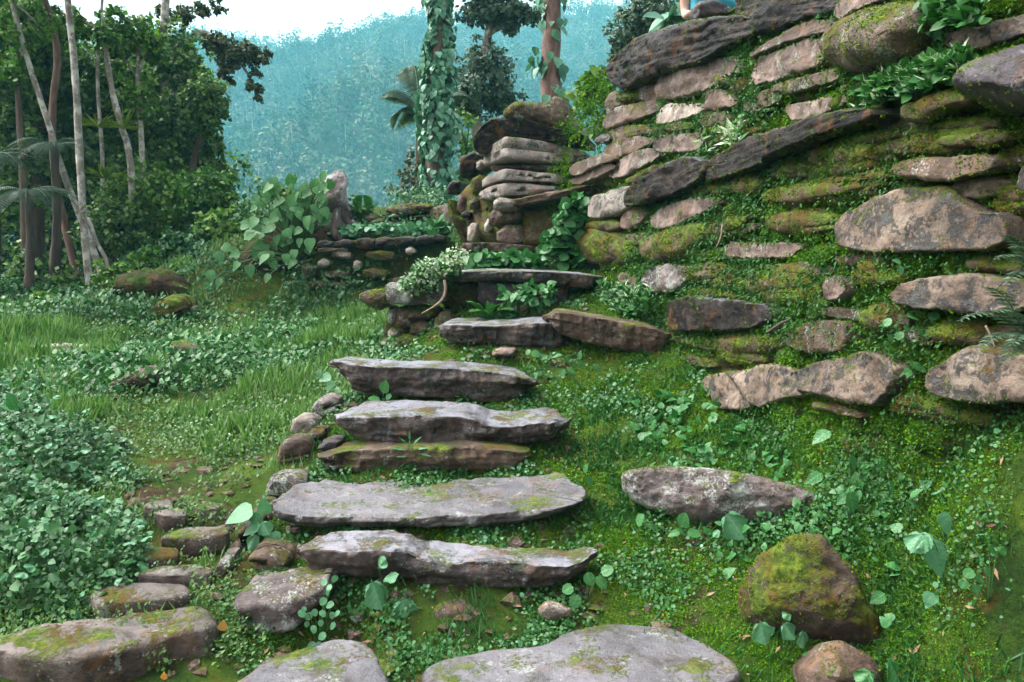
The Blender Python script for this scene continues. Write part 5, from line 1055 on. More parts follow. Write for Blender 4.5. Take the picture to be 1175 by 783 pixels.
def fern(label, px, py, tips, Y=None, mat='fern', ln=.06, n=22, name='fern', drop=.1, rise=.2, group='ferns'):
    Y = hit(px, py) if Y is None else Y; b = at(px, py, Y); e = empty(name, b); tag(e, label, 'fern', group)
    for (tx, ty, dy) in tips: mesh_obj('frond', *frond(b, at(tx, ty, Y + dy), n, ln, rise, drop), LM[mat], e)
    return e
fern('bright green fern standing on the low back wall', 418, 262, [(395, 252, .1), (404, 228, 0), (416, 224, -.1), (428, 236, 0), (432, 250, .1), (410, 240, -.2)], Y=11.2, ln=.16)
fern('small fern in the hollow under the thin roofing slab', 560, 368, [(535, 346, -.1), (548, 348, 0), (572, 350, -.05), (590, 356, -.1), (540, 358, -.2)], Y=6.55, ln=.08)
fern('grey green fern sprays at the right edge, hanging beside the lower tan stones', 1180, 395, [(1096, 372, -.1), (1126, 330, -.05), (1120, 404, -.1), (1140, 360, -.12), (1150, 420, -.1), (1160, 400, -.15)], Y=2.7, mat='treegrey', ln=.05, n=16)
fern('fern sprays at the right edge beside the large beige block', 1188, 320, [(1140, 300, -.1), (1148, 270, -.05), (1152, 330, -.1), (1160, 285, -.1)], Y=2.75, mat='treegrey', ln=.045, n=14)

def bush(label, blobs, mat, tpl, size, Y, name='shrub', cat='shrub', group=None, stem=True, stemmat='twig', root=None, wid=1., droop=-.1, lens=None):
    """blobs: (px,py,rx,ry,n) in photo pixels about distance Y"""
    Ps = []
    for (px, py, rx, ry, n) in blobs:
        c = at(px, py, Y); q = rdir(n) * (U(.15, 1, n) ** .5)[:, None]; Ps.append(c + q * np.array([rx, .8 * (rx + ry) / 2, ry]) * mpp(Y))
    P = np.vstack(Ps); n = len(P); r = root or (blobs[0][0], blobs[0][1] + blobs[0][3]); R0 = at(r[0], r[1], Y)
    e = empty(name, R0); tag(e, label, cat, group)
    V, Ft, _ = leaves(tpl, P, nrm(rdir(n) + np.array([0, -.3, droop])), nrm(rdir(n) * .6 + np.array([0, -.45, .8])), size * U(.6, 1.35, n), np.full(n, wid))
    mesh_obj('foliage', V, Ft, LM[mat] if isinstance(mat, str) else mat, e)
    st = [tube(stem_curve(R0, P[i], .05), [.006, .002], 4, 0, 3) for i in RNG.integers(0, n, 14)]
    mesh_obj('stem', *merge(st), BK[stemmat], e); return e
bush('shrub of fine white variegated leaves above the left end of the roofing slab', [(505, 306, 30, 15, 300), (485, 322, 24, 15, 260), (522, 293, 18, 13, 120), (468, 330, 15, 9, 80)], 'white', 'rhomb', .034, 6.75, root=(500, 326))
bush('green leaf tufts below the white variegated shrub', [(500, 310, 30, 15, 260), (482, 324, 24, 13, 200)], 'creeper', 'ovate', .05, 6.78, root=(495, 326))
bush('round leaved green plant climbing beside the grey blocks', [(648, 262, 20, 26, 130), (660, 240, 14, 16, 70), (636, 285, 18, 14, 70), (655, 292, 20, 14, 80)], 'broad', 'round', .095, 7.5, root=(646, 300))
bush('low leafy weeds under the topmost step', [(560, 300, 34, 8, 150), (600, 300, 30, 9, 140)], 'broad', 'round', .08, 7.6, root=(580, 308))
bush('small green herbs under the roofing slab, right of the hollow', [(600, 340, 30, 14, 140), (575, 360, 24, 8, 90), (625, 335, 16, 10, 70)], 'broad', 'ovate', .07, 6.6, root=(600, 356))
bush('young leafy shrub behind the capped grey blocks', [(686, 95, 18, 22, 150), (672, 110, 16, 18, 110), (700, 130, 18, 16, 110), (690, 150, 14, 10, 60)], 'treedark', 'ovate', .11, 9.6, root=(688, 160))
bush('white flowered herbs along the coping of the low back wall', [(400, 266, 26, 5, 160), (430, 262, 26, 6, 130), (470, 262, 26, 5, 120)], 'minty', 'round', .07, 10.7, root=(430, 272), group='herbs')
bush('bright leaves at the right end of the low back wall', [(505, 262, 16, 12, 70)], 'broad', 'round', .11, 10.6, root=(505, 272), group='herbs')

# ================================================================== TREES
def tree(label, trunk, r, blobs, leaf, lsize, bark, name='forest_tree', cat='tree', group='trees at the forest edge', tpl='rhomb', clump=26, spread=.20, limbs=True, droop=-.35):
    P = [at(*t) for t in trunk]; e = empty(name, P[0]); tag(e, label, cat, group)
    tb = [tube(P, r, 9, .18)]; P = np.array(P)
    A = []; NN = []
    for (px, py, Yb, rx, ry, n) in blobs:
        n = int(n * 2.3)
        c = at(px, py, Yb); R = np.array([rx, .85 * (rx + ry) / 2, ry]) * mpp(Yb); nc = max(3, int(n / clump))
        q = rdir(nc) * (U(.12, 1, nc) ** .42)[:, None]; q *= (1 + .28 * RNG.normal(size=(nc, 1)) * (U(size=(nc, 1)) < .5))
        cc = c + q * R; k = RNG.integers(0, nc, n)
        o_ = rdir(n) * (U(size=n) ** .6)[:, None]; A.append(cc[k] + o_ * spread * R.mean() * (.6 + 1. * (k % 7 / 7))[:, None]); NN.append(nrm(o_ * .8 + .5 * nrm(cc[k] - c)))
        if limbs:
            j = np.argmin(np.linalg.norm(P - c, axis=1) + .6 * np.maximum(0, P[:, 2] - c[2])); b0 = P[j]
            ok = max(.25 * r[-1], .012)
            tb.append(tube(stem_curve(b0, c, .08), [max(r[-1] * .7, .02), ok], 6, .15, 5))
            for m in RNG.integers(0, nc, min(6, nc)): tb.append(tube(stem_curve(c * .6 + b0 * .4, cc[m], .05), [ok, .006], 5, .1, 3))
    mesh_obj('trunk', *merge(tb), BK[bark], e)
    if A:
        A = np.vstack(A); n = len(A)
        V, Ft, _ = leaves(tpl, A, nrm(rdir(n) + np.array([0, -.1, droop])), nrm(rdir(n) * .55 + .7 * np.vstack(NN) + np.array([-.05, -.15, .45])), lsize * .62 * U(.5, 1.5, n), U(.8, 1.5, n))
        mesh_obj('crown', V, Ft, LM[leaf], e)
    return e
tree('slim leaning pale trunk spotted with lichen, at the far left', [(128, 345, 11.4), (112, 300, 11.4), (95, 255, 11.4), (75, 205, 11.4), (55, 140, 11.4), (32, 70, 11.4), (15, 5, 11.4), (6, -50, 11.4)], [.05, .05, .045, .042, .04, .036, .034, .03], [(15, -45, 11.4, 60, 40, 900), (45, 30, 11.6, 26, 22, 240), (10, 45, 11.3, 22, 26, 260)], 'treemid', .11, 'pale')
tree('straight slim whitish trunk rising in front of the forest', [(105, 345, 10.6), (97, 270, 10.6), (92, 190, 10.6), (88, 110, 10.6), (82, 40, 10.6), (76, -20, 10.6), (72, -80, 10.6)], [.05, .047, .045, .043, .04, .038, .034], [(70, -95, 10.6, 70, 40, 700), (110, -60, 10.6, 40, 25, 300)], 'treemid', .11, 'pale')
tree('thin crooked grey trunk between the leaning and the straight one', [(92, 330, 12), (66, 220, 12), (60, 130, 12), (66, 70, 12), (58, 20, 12), (40, -30, 12)], [.06, .055, .05, .05, .04, .035], [(40, -40, 12, 50, 30, 500)], 'treedark', .11, 'red')
tree('dark dense tree filling the left edge', [(40, 360, 13), (42, 200, 13), (48, 60, 13)], [.16, .13, .08], [(20, 40, 13, 52, 50, 2200), (10, 120, 13, 45, 60, 2200), (70, 95, 13.4, 40, 50, 1900), (45, 175, 13.2, 50, 42, 2000), (95, 160, 13.4, 34, 45, 1300), (10, 210, 13, 40, 40, 1400)], 'treedark', .13, 'dark')
tree('tall forest tree with pale trunk and loose crown left of the valley', [(192, 320, 14), (185, 165, 14), (188, 80, 14), (190, 0, 14), (194, -50, 14)], [.11, .10, .09, .06, .05], [(150, 75, 14, 42, 42, 1900), (195, 62, 14, 36, 34, 1400), (165, 140, 14, 52, 45, 2200), (212, 160, 14, 36, 42, 1500), (222, 205, 14, 44, 30, 1500), (120, 120, 14, 40, 50, 1700), (246, 168, 14, 16, 14, 130), (252, 200, 14, 18, 16, 170), (232, 92, 14, 18, 12, 130), (262, 228, 14, 14, 14, 110)], 'treedark', .12, 'pale')
tree('dark round crowned tree against the blue hillside', [(205, 300, 13.6), (222, 190, 13.6), (236, 135, 13.6)], [.08, .06, .04], [(236, 118, 13.6, 26, 31, 1700), (222, 140, 13.6, 20, 16, 500)], 'treedark', .10, 'dark')
tree('tree with an arching branch of olive leaves reaching into the sky', [(186, 320, 15), (196, 150, 15), (206, 70, 15), (228, 38, 15), (255, 52, 15), (280, 78, 15), (296, 108, 15)], [.09, .08, .07, .05, .035, .025, .012], [(252, 50, 15, 24, 14, 420), (276, 66, 15, 26, 12, 420), (262, 78, 15, 18, 12, 260), (292, 100, 15, 9, 16, 160), (300, 66, 15, 16, 6, 130), (242, 8, 15, 24, 8, 160), (205, 18, 15, 24, 12, 260)], 'olive', .12, 'pale', limbs=False)
tree('broken thin pale snag with bromeliads', [(152, 300, 12.2), (150, 190, 12.2), (138, 140, 12.2), (128, 100, 12.2), (120, 45, 12.2), (117, 15, 12.2)], [.05, .05, .045, .04, .03, .015], [(122, 45, 12.2, 16, 14, 160)], 'treebright', .10, 'pale')
for i, (lb, px, rb, lf, n) in enumerate([('dark backing tree at the far left behind the tree ferns', -30, 80, 'treedark', 2600), ('dark backing tree behind the leaning trunk', 70, 70, 'treedark', 2600), ('dark backing tree behind the bromeliad snag', 140, 66, 'treedark', 2400), ('mid green backing tree behind the pale trunk tree', 205, 44, 'treemid', 1700)]):
    tree(lb, [(px, 340, 17), (px + 3, 200, 17), (px, 90, 17)], [.16, .13, .06], [(px, 95 + 8 * i, 17, rb, 56, n), (px + 10, 190, 17, rb, 60, n), (px - 6, 275, 17, rb * .9, 50, n)], lf, .17, 'dark')
tree('slender tree with light green crown between the snag and the pale trunk tree', [(160, 330, 12.8), (164, 200, 12.8), (158, 90, 12.8), (162, 20, 12.8)], [.05, .045, .035, .02], [(150, 30, 12.8, 26, 20, 500), (172, 52, 12.8, 24, 18, 450), (135, 60, 12.8, 20, 22, 350), (166, 110, 12.8, 22, 26, 450)], 'treemid', .11, 'pale')
tree('light green tree whose crown reaches the top left corner', [(30, 350, 12.4), (26, 200, 12.4), (20, 80, 12.4), (24, 10, 12.4)], [.06, .055, .04, .03], [(28, 20, 12.4, 36, 26, 700), (62, 36, 12.4, 22, 20, 350), (16, 80, 12.4, 28, 24, 450), (100, 28, 12.4, 22, 18, 300)], 'treemid', .11, 'brown')
tree('bare pale slanting trunk left of the bromeliad snag', [(110, 320, 12.6), (118, 200, 12.6), (112, 90, 12.6), (118, -10, 12.6)], [.035, .03, .026, .02], [(118, -20, 12.6, 24, 14, 200)], 'treemid', .10, 'pale')
# shrubs of the forest edge
def fshrub(label, px, py, Y, rx, ry, n, lf, ls, tpl='rhomb', more=()):
    return tree(label, [(px, py + ry + 12, Y), (px + 2, py + ry * .3, Y), (px, py - ry * .2, Y)], [.035, .028, .015], [(px, py, Y, rx, ry, n)] + list(more), lf, ls, 'dark', 'forest_shrub', 'shrub', 'shrubs at the forest edge', tpl)
fshrub('mid green shrub in the middle of the forest edge', 175, 235, 12.6, 46, 42, 2400, 'treemid', .11)
fshrub('bright green shrub below the dark round crown', 236, 230, 12.2, 38, 34, 1900, 'treebright', .10)
fshrub('glossy dark shrub at the foot of the bright green one', 258, 268, 11.6, 34, 28, 1500, 'treemid', .11, 'ovate')
fshrub('pale leaved shrub above the earthy mound', 212, 288, 11.2, 36, 22, 1000, 'bush', .10, 'ovate')
fshrub('bright shrub on top of the rooty earth bank', 165, 298, 10.8, 24, 14, 500, 'treebright', .08)
fshrub('dark shrub behind the slim trunks', 130, 265, 12, 36, 44, 1800, 'treedark', .11)
fshrub('dark shrub under the tree ferns', 40, 330, 11.2, 50, 36, 1700, 'treedark', .12)
fshrub('low leafy shrub at the base of the slim trunks', 95, 345, 10.2, 34, 18, 800, 'bush', .09, 'ovate')
for k_, (px_, py_, Y_, rx_, ry_, lf_, lb_) in enumerate([(10, 345, 10.2, 40, 30, 'bush', 'dark leafy shrub at the far left end of the clearing'), (60, 352, 9.9, 26, 16, 'treemid', 'low shrub left of the slim trunk bases'), (135, 325, 10.3, 26, 22, 'treemid', 'low shrub on the slope right of the slim trunk bases'),
        (250, 312, 10.8, 26, 16, 'bush', 'pale low shrub at the left foot of the earth bank'), (212, 312, 10.6, 20, 12, 'treemid', 'small low shrub above the pale split rock'), (290, 250, 12, 26, 22, 'treemid', 'olive green shrub behind the climbing plant'), (180, 322, 10.2, 22, 10, 'treedark', 'dark low shrub hanging over the rooty bank')]):
    fshrub(lb_, px_, py_, Y_, rx_, ry_, 900, lf_, .085)
fshrub('olive shrub beside the stump plants', 318, 228, 12.4, 22, 20, 700, 'treemid', .10)
fshrub('thin yellow green shrub left of the ivy covered trunk', 474, 205, 14.6, 20, 34, 420, 'olive', .11)
fshrub('loose green shrub right of the ivy covered trunk', 534, 168, 13.4, 16, 50, 420, 'treemid', .10)
# bromeliads
for k, (px, py, Y, lb) in enumerate([(143, 148, 12.1, 'yellow green bromeliad perched on the broken snag'), (112, 146, 12.1, 'yellow green bromeliad left of the snag, in the shade'), (120, 205, 12., 'drooping bromeliad low on the snag')]):
    b_ = at(px, py, Y); n = 26; e = empty('bromeliad', b_); tag(e, lb, 'bromeliad', 'bromeliads on the forest trees')
    d = nrm(rdir(n) * np.array([1, 1, .5]) + np.array([0, 0, .5])); V, Ft, _ = leaves('narrow', np.tile(b_, (n, 1)), d, nrm(rdir(n) * .3 + [0, 0, 1]), U(.22, .36, n), np.full(n, .5))
    mesh_obj('leaves', V, Ft, LM['brom'], e)
# tree ferns
for (px, py, base, Y, R, lb) in [(32, 222, 345, 10.4, 62, 'grey green tree fern in front, with a dark trunk'), (62, 168, 330, 11.2, 48, 'smaller tree fern partly behind the slim trunks'), (-8, 180, 345, 10.8, 60, 'tree fern cut by the left edge of the picture')]:
    b_ = at(px, base, Y); c = at(px, py, Y); e = empty('tree_fern', b_); tag(e, lb, 'tree fern', 'tree ferns at the forest edge')
    mesh_obj('trunk', *tube([b_, (b_ + c) / 2 + [.04, 0, 0], c], [.07, .055, .05], 8, .3), BK['dark'], e)
    for a in np.linspace(0, 2 * np.pi, 14)[:-1]:
        a += RNG.uniform(-.2, .2); tip = c + np.array([math.cos(a), math.sin(a) * .9, -.38 + RNG.uniform(-.2, .25)]) * R * mpp(Y) * 1.1
        mesh_obj('frond', *frond(c, tip, 30, .15, .22, .2, 'narrow', .38), LM['treefern'], e)
# ivy covered trunk
def climber(label, trunk, r, bark, nleaf, lsize, rad, tpl, mat, blobs=(), leaf='treedark', gap=None, name='ivy_tree', group='trees beyond the stair'):
    e = tree(label, trunk, r, blobs, leaf, .12, bark, name, 'tree', group)
    P = np.array([at(*t) for t in trunk]); t = U(0, len(P) - 1, nleaf); k = np.minimum(t.astype(int), len(P) - 2); f = (t - k)[:, None]
    Q = P[k] * (1 - f) + P[k + 1] * f; a = U(0, 2 * np.pi, nleaf); rr = rad * np.interp(Q[:, 2], [P[0, 2], P[0, 2] + 1.6, P[-1, 2]], [.95, 1.1, .55]) * (.5 + .6 * U(size=nleaf) ** 1.3) * (1 + .55 * pn(np.stack([Q[:, 2] * 1.5, np.cos(a), np.sin(a)], -1)))
    o = np.stack([np.cos(a), np.sin(a), 0 * a], -1); Q = Q + o * rr[:, None]
    if gap is not None:
        kk = pn(np.stack([Q[:, 2] * 2.2, np.cos(a) * 1.5, np.sin(a) * 1.5 + 3], -1)) > gap; Q, o = Q[kk], o[kk]
    n = len(Q); V, Ft, _ = leaves(tpl, Q, nrm(np.array([0, 0, -1]) + .55 * rdir(n) + .3 * o), nrm(o + .6 * rdir(n) + [0, 0, .3]), lsize * U(.45, 1.5, n), U(.85, 1.2, n))
    mesh_obj('ivy', V, Ft, LM[mat], e); return e
climber('tall trunk wrapped from top to bottom in hanging heart shaped ivy leaves', [(500, 236, 13), (499, 180, 13), (502, 120, 13), (503, 60, 13), (504, 0, 13), (505, -60, 13)], [.17, .15, .14, .13, .12, .11], 'brown', 3900, .085, .26, 'heart', 'ivy', gap=-.2)
climber('reddish brown trunk with sparse hanging vines behind the capped blocks', [(634, 150, 10.6), (632, 110, 10.6), (632, 60, 10.6), (634, 0, 10.6), (636, -60, 10.6)], [.15, .13, .12, .11, .10], 'red', 330, .10, .2, 'heart', 'ivy', gap=.05, name='vine_tree')
tree('dark leaved tree behind the ivy covered trunk', [(552, 250, 16), (548, 170, 16), (546, 110, 16), (560, 40, 16), (568, -10, 16)], [.12, .11, .10, .08, .06], [(556, 92, 16, 34, 38, 2200), (572, 112, 16, 20, 18, 500), (535, 118, 16, 18, 22, 420), (566, 12, 16, 44, 18, 1500), (600, 18, 16, 22, 10, 300), (540, -20, 16, 50, 24, 900), (588, 32, 16, 10, 8, 100)], 'treegrey', .13, 'pale', group='trees beyond the stair')
tree('grey green tree behind the overhanging dark capstone', [(770, 120, 12.5), (748, 40, 12.5), (744, -20, 12.5)], [.08, .06, .05], [(730, 28, 12.5, 30, 24, 1100), (752, 12, 12.5, 36, 26, 1300), (712, 50, 12.5, 14, 12, 200), (705, 66, 12.5, 12, 8, 120), (758, 48, 12.5, 26, 22, 700)], 'treegrey', .085, 'brown', group='trees beyond the stair')
bush('large drooping pale leaves beside the bare leg', [(772, 14, 7, 14, 16)], 'ivy', 'ovate', .34, 8.6, name='leafy_plant', cat='plant', root=(772, 44), wid=.7, droop=-.8)
# palm with a feathery frond
b_ = at(481, 235, 15.); c = at(482, 128, 15.); e = empty('palm_tree', b_); tag(e, 'palm half hidden by the ivy covered trunk with one feathery frond arching left', 'palm', 'trees beyond the stair')
mesh_obj('trunk', *tube([b_, (b_ + c) / 2, c], [.09, .08, .07], 8, .1), BK['brown'], e)
for (tx, ty, dy) in [(436, 112, 0), (452, 150, .5), (545, 120, .6), (530, 150, .5), (500, 90, 1.2), (470, 95, 1.5)]:
    mesh_obj('frond', *frond(c, at(tx, ty, 15 + dy), 60, .42, .32, .55, 'narrow', .35), LM['treegrey'], e)
# stump with climbing arrow shaped leaves
sb = at(380, 268, 11.); e = empty('tree_stump', sb); tag(e, 'broken pale tree stump with flaring roots on the earth bank', 'stump')
mesh_obj('trunk', *tube([at(384, 268, 11), at(383, 245, 11), at(384, 225, 11), at(388, 208, 11.05), at(390, 197, 11.1)], [.30, .22, .17, .11, .05], 14, .9), BK['stump'], e)
for q in [[(386, 240, 10.9), (398, 256, 10.85), (420, 272, 10.8)], [(380, 240, 10.9), (366, 258, 10.8), (352, 282, 10.7)], [(376, 232, 10.95), (350, 238, 10.8), (338, 262, 10.6)], [(384, 246, 10.8), (386, 268, 10.6), (392, 276, 10.55)]]:
    mesh_obj('root', *tube([at(*p) for p in q], [.10, .07, .03], 7, .3), BK['dark'], e)
V, Fc = tube([at(376, 266, 11.05), at(368, 244, 11.), at(362, 226, 11.), at(360, 212, 11)], [.42, .32, .24, .10], 14, 1.1); mesh_obj('rotten_core', V, Fc, BK['dark'], e)
lv = [(333, 205, 22, 180), (362, 210, 24, 170), (372, 200, 18, 160), (378, 210, 20, 200), (350, 216, 20, 30), (318, 232, 26, 320), (328, 238, 22, 20), (304, 262, 34, 300), (312, 252, 22), (326, 258, 24, 10), (318, 248, 24, 40), (344, 240, 24, 10), (352, 256, 24, 0), (356, 262, 20, 20), (346, 246, 22, 340), (366, 248, 24, 10), (374, 250, 22, 350), (362, 240, 20, 30), (322, 276, 22, 10), (332, 268, 20, 350), (308, 296, 24, 0), (287, 312, 24, 10), (270, 306, 20, 330), (306, 320, 18), (328, 298, 20, 0), (296, 282, 20, 300), (288, 270, 20, 120), (268, 292, 20, 300), (284, 258, 26, 100), (340, 226, 20, 340)]
rr_ = np.random.default_rng(77)
for _ in range(26):
    lv.append((358 + rr_.uniform(-20, 18), 218 + rr_.uniform(-14, 40), rr_.uniform(14, 24), rr_.uniform(-60, 60)))
for _ in range(42):
    th_, q_ = rr_.uniform(0, 6.28), rr_.uniform(0, 1) ** .5
    lv.append((322 + 40 * q_ * math.cos(th_) + 12 * math.sin(th_), 258 + 48 * q_ * math.sin(th_) - 14 * math.cos(th_), rr_.uniform(14, 26), rr_.uniform(-50, 50)))
plant('climbing plant with large arrow shaped leaves over the stump and earth bank', (340, 300), [(a_[0], a_[1], a_[2] * .78) + tuple(a_[3:]) for a_ in lv], 'heart', 'climb', Y=10.2, face=(-.1, -.8, .5), r=.008, dY=.35, name='climbing_plant')
plant('second climber of yellowish leaves at the left of the earth bank', (275, 310), [(288, 268, 22, 120), (262, 285, 18, 60), (252, 296, 18, 30), (294, 292, 20, 340), (242, 318, 18, 10), (240, 330, 16, 20), (250, 326, 16, 340)], 'heart', 'broad', Y=10.3, face=(-.1, -.8, .5), r=.006, dY=.3, name='climbing_plant')
# roots and twigs
def twig(label, pts_, r, mat='twig', name='root', cat='root'):
    V, Ft = tube([at(*p) for p in pts_], r, 6, .3); return tag(mesh_obj(name, V, Ft, BK[mat]), label, cat)
twig('pale dangling root below the left end of the roofing slab', [(510, 322, 6.68), (511, 334, 6.64), (507, 344, 6.6), (498, 352, 6.58), (484, 360, 6.55)], [.016, .014, .012, .01, .006])
twig('dry broken stalk hanging on the wall below the mossy stone', [(829, 258, 5.0), (827, 272, 4.98), (822, 284, 4.97)], [.006, .005, .003], name='twig', cat='twig')
twig('short dark stick lying on the moss right of the dark ledge', [(880, 382, 4.2), (895, 372, 4.18), (908, 366, 4.16)], [.008, .009, .005], 'dark', 'twig', 'twig')
twig('bare pale twig in the fern sprays at the right edge', [(1131, 374, 2.72), (1137, 386, 2.7), (1142, 400, 2.68)], [.004, .004, .003], name='twig', cat='twig')
twig('pale fallen branch sloping across the bushes behind the slim trunk', [(100, 250, 10.7), (112, 280, 10.7), (122, 300, 10.7), (126, 326, 10.6)], [.03, .028, .025, .02], 'pale', 'branch', 'branch')
# fallen yellow leaf by the lichen boulder
p = at(255, 724, 3.05); V, Ft, _ = leaves('ovate', p[None], np.array([[.2, -.3, .8]]), np.array([[.2, -.9, .2]]), np.array([.05]), np.array([1.2]))
tag(mesh_obj('fallen_leaf', V, Ft, plain_mat('yellow_leaf', (.5, .27, .07), .5)), 'curled yellow tan leaf leaning on the lichen boulder', 'leaf')
p = at(188, 780, 2.72); V, Ft, _ = leaves('ovate', p[None], np.array([[.1, -.2, .8]]), np.array([[.1, -.9, .3]]), np.array([.03]), np.array([1.2]))
tag(mesh_obj('fallen_leaf', V, Ft, plain_mat('orange_leaf', (.55, .26, .03), .5)), 'small orange leaf at the bottom edge below the flat boulder', 'leaf')

# ================================================================== PERSON ON THE TERRACE
def skin_body(name, joints, edges, mat, parent=None, root=0, sub=2):
    me = bpy.data.meshes.new(name); me.from_pydata([j[:3] for j in joints], edges, []); o = bpy.data.objects.new(name, me); COL.objects.link(o)
    if parent: o.parent = parent
    sk = o.modifiers.new('skin', 'SKIN'); 
    for i, j in enumerate(joints):
        v = me.skin_vertices[0].data[i]; r = j[3]; v.radius = (r, r) if not isinstance(r, tuple) else r; v.use_root = (i == root)
    sk.use_smooth_shade = True; s = o.modifiers.new('sub', 'SUBSURF'); s.levels = sub; s.render_levels = sub
    me.materials.append(mat); return o
foot = at(787, 24, 6.55); pe = empty('person', foot); tag(pe, 'person standing on the terrace edge, only one bare lower leg in view', 'person')
SK = plain_mat('skin', (.52, .30, .22), .5, .08); TEAL = plain_mat('teal_cloth', (.02, .22, .30), .8, .25); HAIR = plain_mat('hair', (.03, .02, .012), .6, .3)
J = [(.12, .06, .92, .115), (.12, .06, 1.08, .105), (.12, .05, 1.25, .12), (.12, .05, 1.40, .10), (.12, .04, 1.49, .05), (.12, .02, 1.56, .075), (.12, .02, 1.68, .085), (.12, .03, 1.75, .05),
     (.02, .04, .86, .085), (.0, .01, .48, .056), (-.005, .03, .30, .058), (0, .04, .08, .036), (0, .0, .035, .036), (.0, -.13, .022, .03),
     (.22, .06, .86, .085), (.25, .04, .48, .056), (.25, .06, .30, .058), (.26, .08, .08, .036), (.26, .04, .035, .036), (.27, -.09, .022, .03),
     (-.06, .05, 1.38, .05), (-.12, .06, 1.10, .038), (-.10, -.04, .88, .028), (-.10, -.08, .80, .03),
     (.30, .05, 1.38, .05), (.36, .06, 1.10, .038), (.34, -.04, .88, .028), (.34, -.08, .80, .03)]
E = [(0, 1), (1, 2), (2, 3), (3, 4), (4, 5), (5, 6), (6, 7), (0, 8), (8, 9), (9, 10), (10, 11), (11, 12), (12, 13), (0, 14), (14, 15), (15, 16), (16, 17), (17, 18), (18, 19), (3, 20), (20, 21), (21, 22), (22, 23), (3, 24), (24, 25), (25, 26), (26, 27)]
for hx, b0 in ((-.10, 23), (.34, 27)):
    for k, (dx, ln) in enumerate([(-.022, .065), (-.008, .075), (.007, .07), (.02, .055), (-.032, .04)]):
        i = len(J); J.append((hx + dx, -.095, .775 if k < 4 else .80, .009)); J.append((hx + dx * 1.15, -.10, .775 - ln * .6, .008)); J.append((hx + dx * 1.1, -.09, .775 - ln, .007)); E += [(b0, i), (i, i + 1), (i + 1, i + 2)]
skin_body('body', J, E, SK, pe)
skin_body('shorts', [(.12, .06, .98, .135), (.12, .06, .90, .14), (.03, .045, .80, .105), (.015, .03, .62, .095), (.21, .065, .80, .105), (.235, .055, .62, .095)], [(0, 1), (1, 2), (2, 3), (1, 4), (4, 5)], TEAL, pe)
skin_body('shirt', [(.12, .06, .96, .13), (.12, .06, 1.1, .122), (.12, .05, 1.26, .138), (.12, .05, 1.40, .112), (-.05, .05, 1.38, .066), (-.10, .055, 1.22, .058), (.29, .05, 1.38, .066), (.34, .055, 1.22, .058)], [(0, 1), (1, 2), (2, 3), (3, 4), (4, 5), (3, 6), (6, 7)], plain_mat('shirt_cloth', (.35, .35, .36), .8), pe)
skin_body('hair', [(.12, .06, 1.60, .075), (.12, .05, 1.70, .09), (.12, .03, 1.76, .06)], [(0, 1), (1, 2)], HAIR, pe)
hd = [(.09, -.058, 1.655), (.15, -.058, 1.655)]
for q in hd:
    me = bpy.data.meshes.new('eye'); import bmesh; bm = bmesh.new(); bmesh.ops.create_uvsphere(bm, u_segments=10, v_segments=8, radius=.012); bm.to_mesh(me); bm.free()
    o = bpy.data.objects.new('eye', me); COL.objects.link(o); o.parent = pe; o.location = q; me.materials.append(HAIR)
# teal bundle behind a small stone
boulder([(799, 4, 19), (806, -3, 20), (825, -2, 20), (842, 8, 19)], 6.05, .25, 'purple', 'small bluish rock on the dark capstone beside the bare leg', res=.02, cat='rock', name='rock')
boulder([(795, -10, 21), (808, -16, 22), (835, -14, 21), (848, -6, 18)], 6.45, .25, 'dark', 'teal cloth bundle behind the small rock on the capstone', res=.02, cat='bundle', name='cloth_bundle').data.materials[0] = TEAL

# ================================================================== FAR MOUNTAIN
def MZ(X, Y):
    P = np.stack([X, Y, 0 * X], -1)
    t = np.clip((Y - 150) / 390, 0, 1)
    ridge = 142 + 14 * np.clip((X - 20) / 120, -1, 1) + 10 * fbm(P, .006, 3)
    z = -24 + (ridge + 24) * (t ** .9) + 24 * fbm(P, .011, 4) * np.clip(t * 3, .2, 1) * np.clip((1.08 - t) * 4, .15, 1)
    z = z - np.clip(Y - 540, 0, None) * .5
    return z + EYE
mx = np.linspace(-520, 520, 170); my = np.linspace(95, 700, 130); MX, MY = np.meshgrid(mx, my)
tag(mesh_obj('mountain', np.stack([MX, MY, MZ(MX, MY)], -1).reshape(-1, 3), gridfaces(*MX.shape), M['hill'], origin=np.zeros(3)), kind='structure')
rows = []; y_ = 128.
while y_ < 565:
    d_ = 2.9 + .009 * y_; xs_ = np.arange(-.72 * y_ - 30, .72 * y_ + 30, d_); rows.append(np.stack([xs_, np.full(len(xs_), y_)], -1) + RNG.uniform(-.55, .55, (len(xs_), 2)) * d_); y_ += d_ * .95
rows = np.vstack(rows); rows = rows[RNG.permutation(len(rows))]; tx, ty = rows[:, 0], rows[:, 1]; kk = slice(None); nt = len(tx)
tx, ty = tx[kk], ty[kk]; nt = len(tx); tz = MZ(tx, ty); th = U(6, 14, nt) * np.where(U(size=nt) < .12, 1.35, 1); tr = U(2.0, 5.0, nt); tint = np.clip(U(size=nt) * 1.0 + .30 * nz2(tx, ty, .013, 7) + .22 * np.clip((330 - ty) / 150, -.6, 1), 0, 1)
K = 72; idx = np.repeat(np.arange(nt), K); q = rdir(nt * K) * (U(.2, 1, nt * K) ** .5)[:, None]
c = np.stack([tx, ty, tz + th * .55], -1)[idx] + q * np.stack([tr, tr, th * .47], -1)[idx]
V, Ft, nv = leaves('rhomb', c, nrm(rdir(len(c)) + [0, 0, -.2]), nrm(rdir(len(c)) * .25 + q * 1.1 + [0, 0, .35]), U(.7, 1.7, len(c)), np.full(len(c), 1.5))
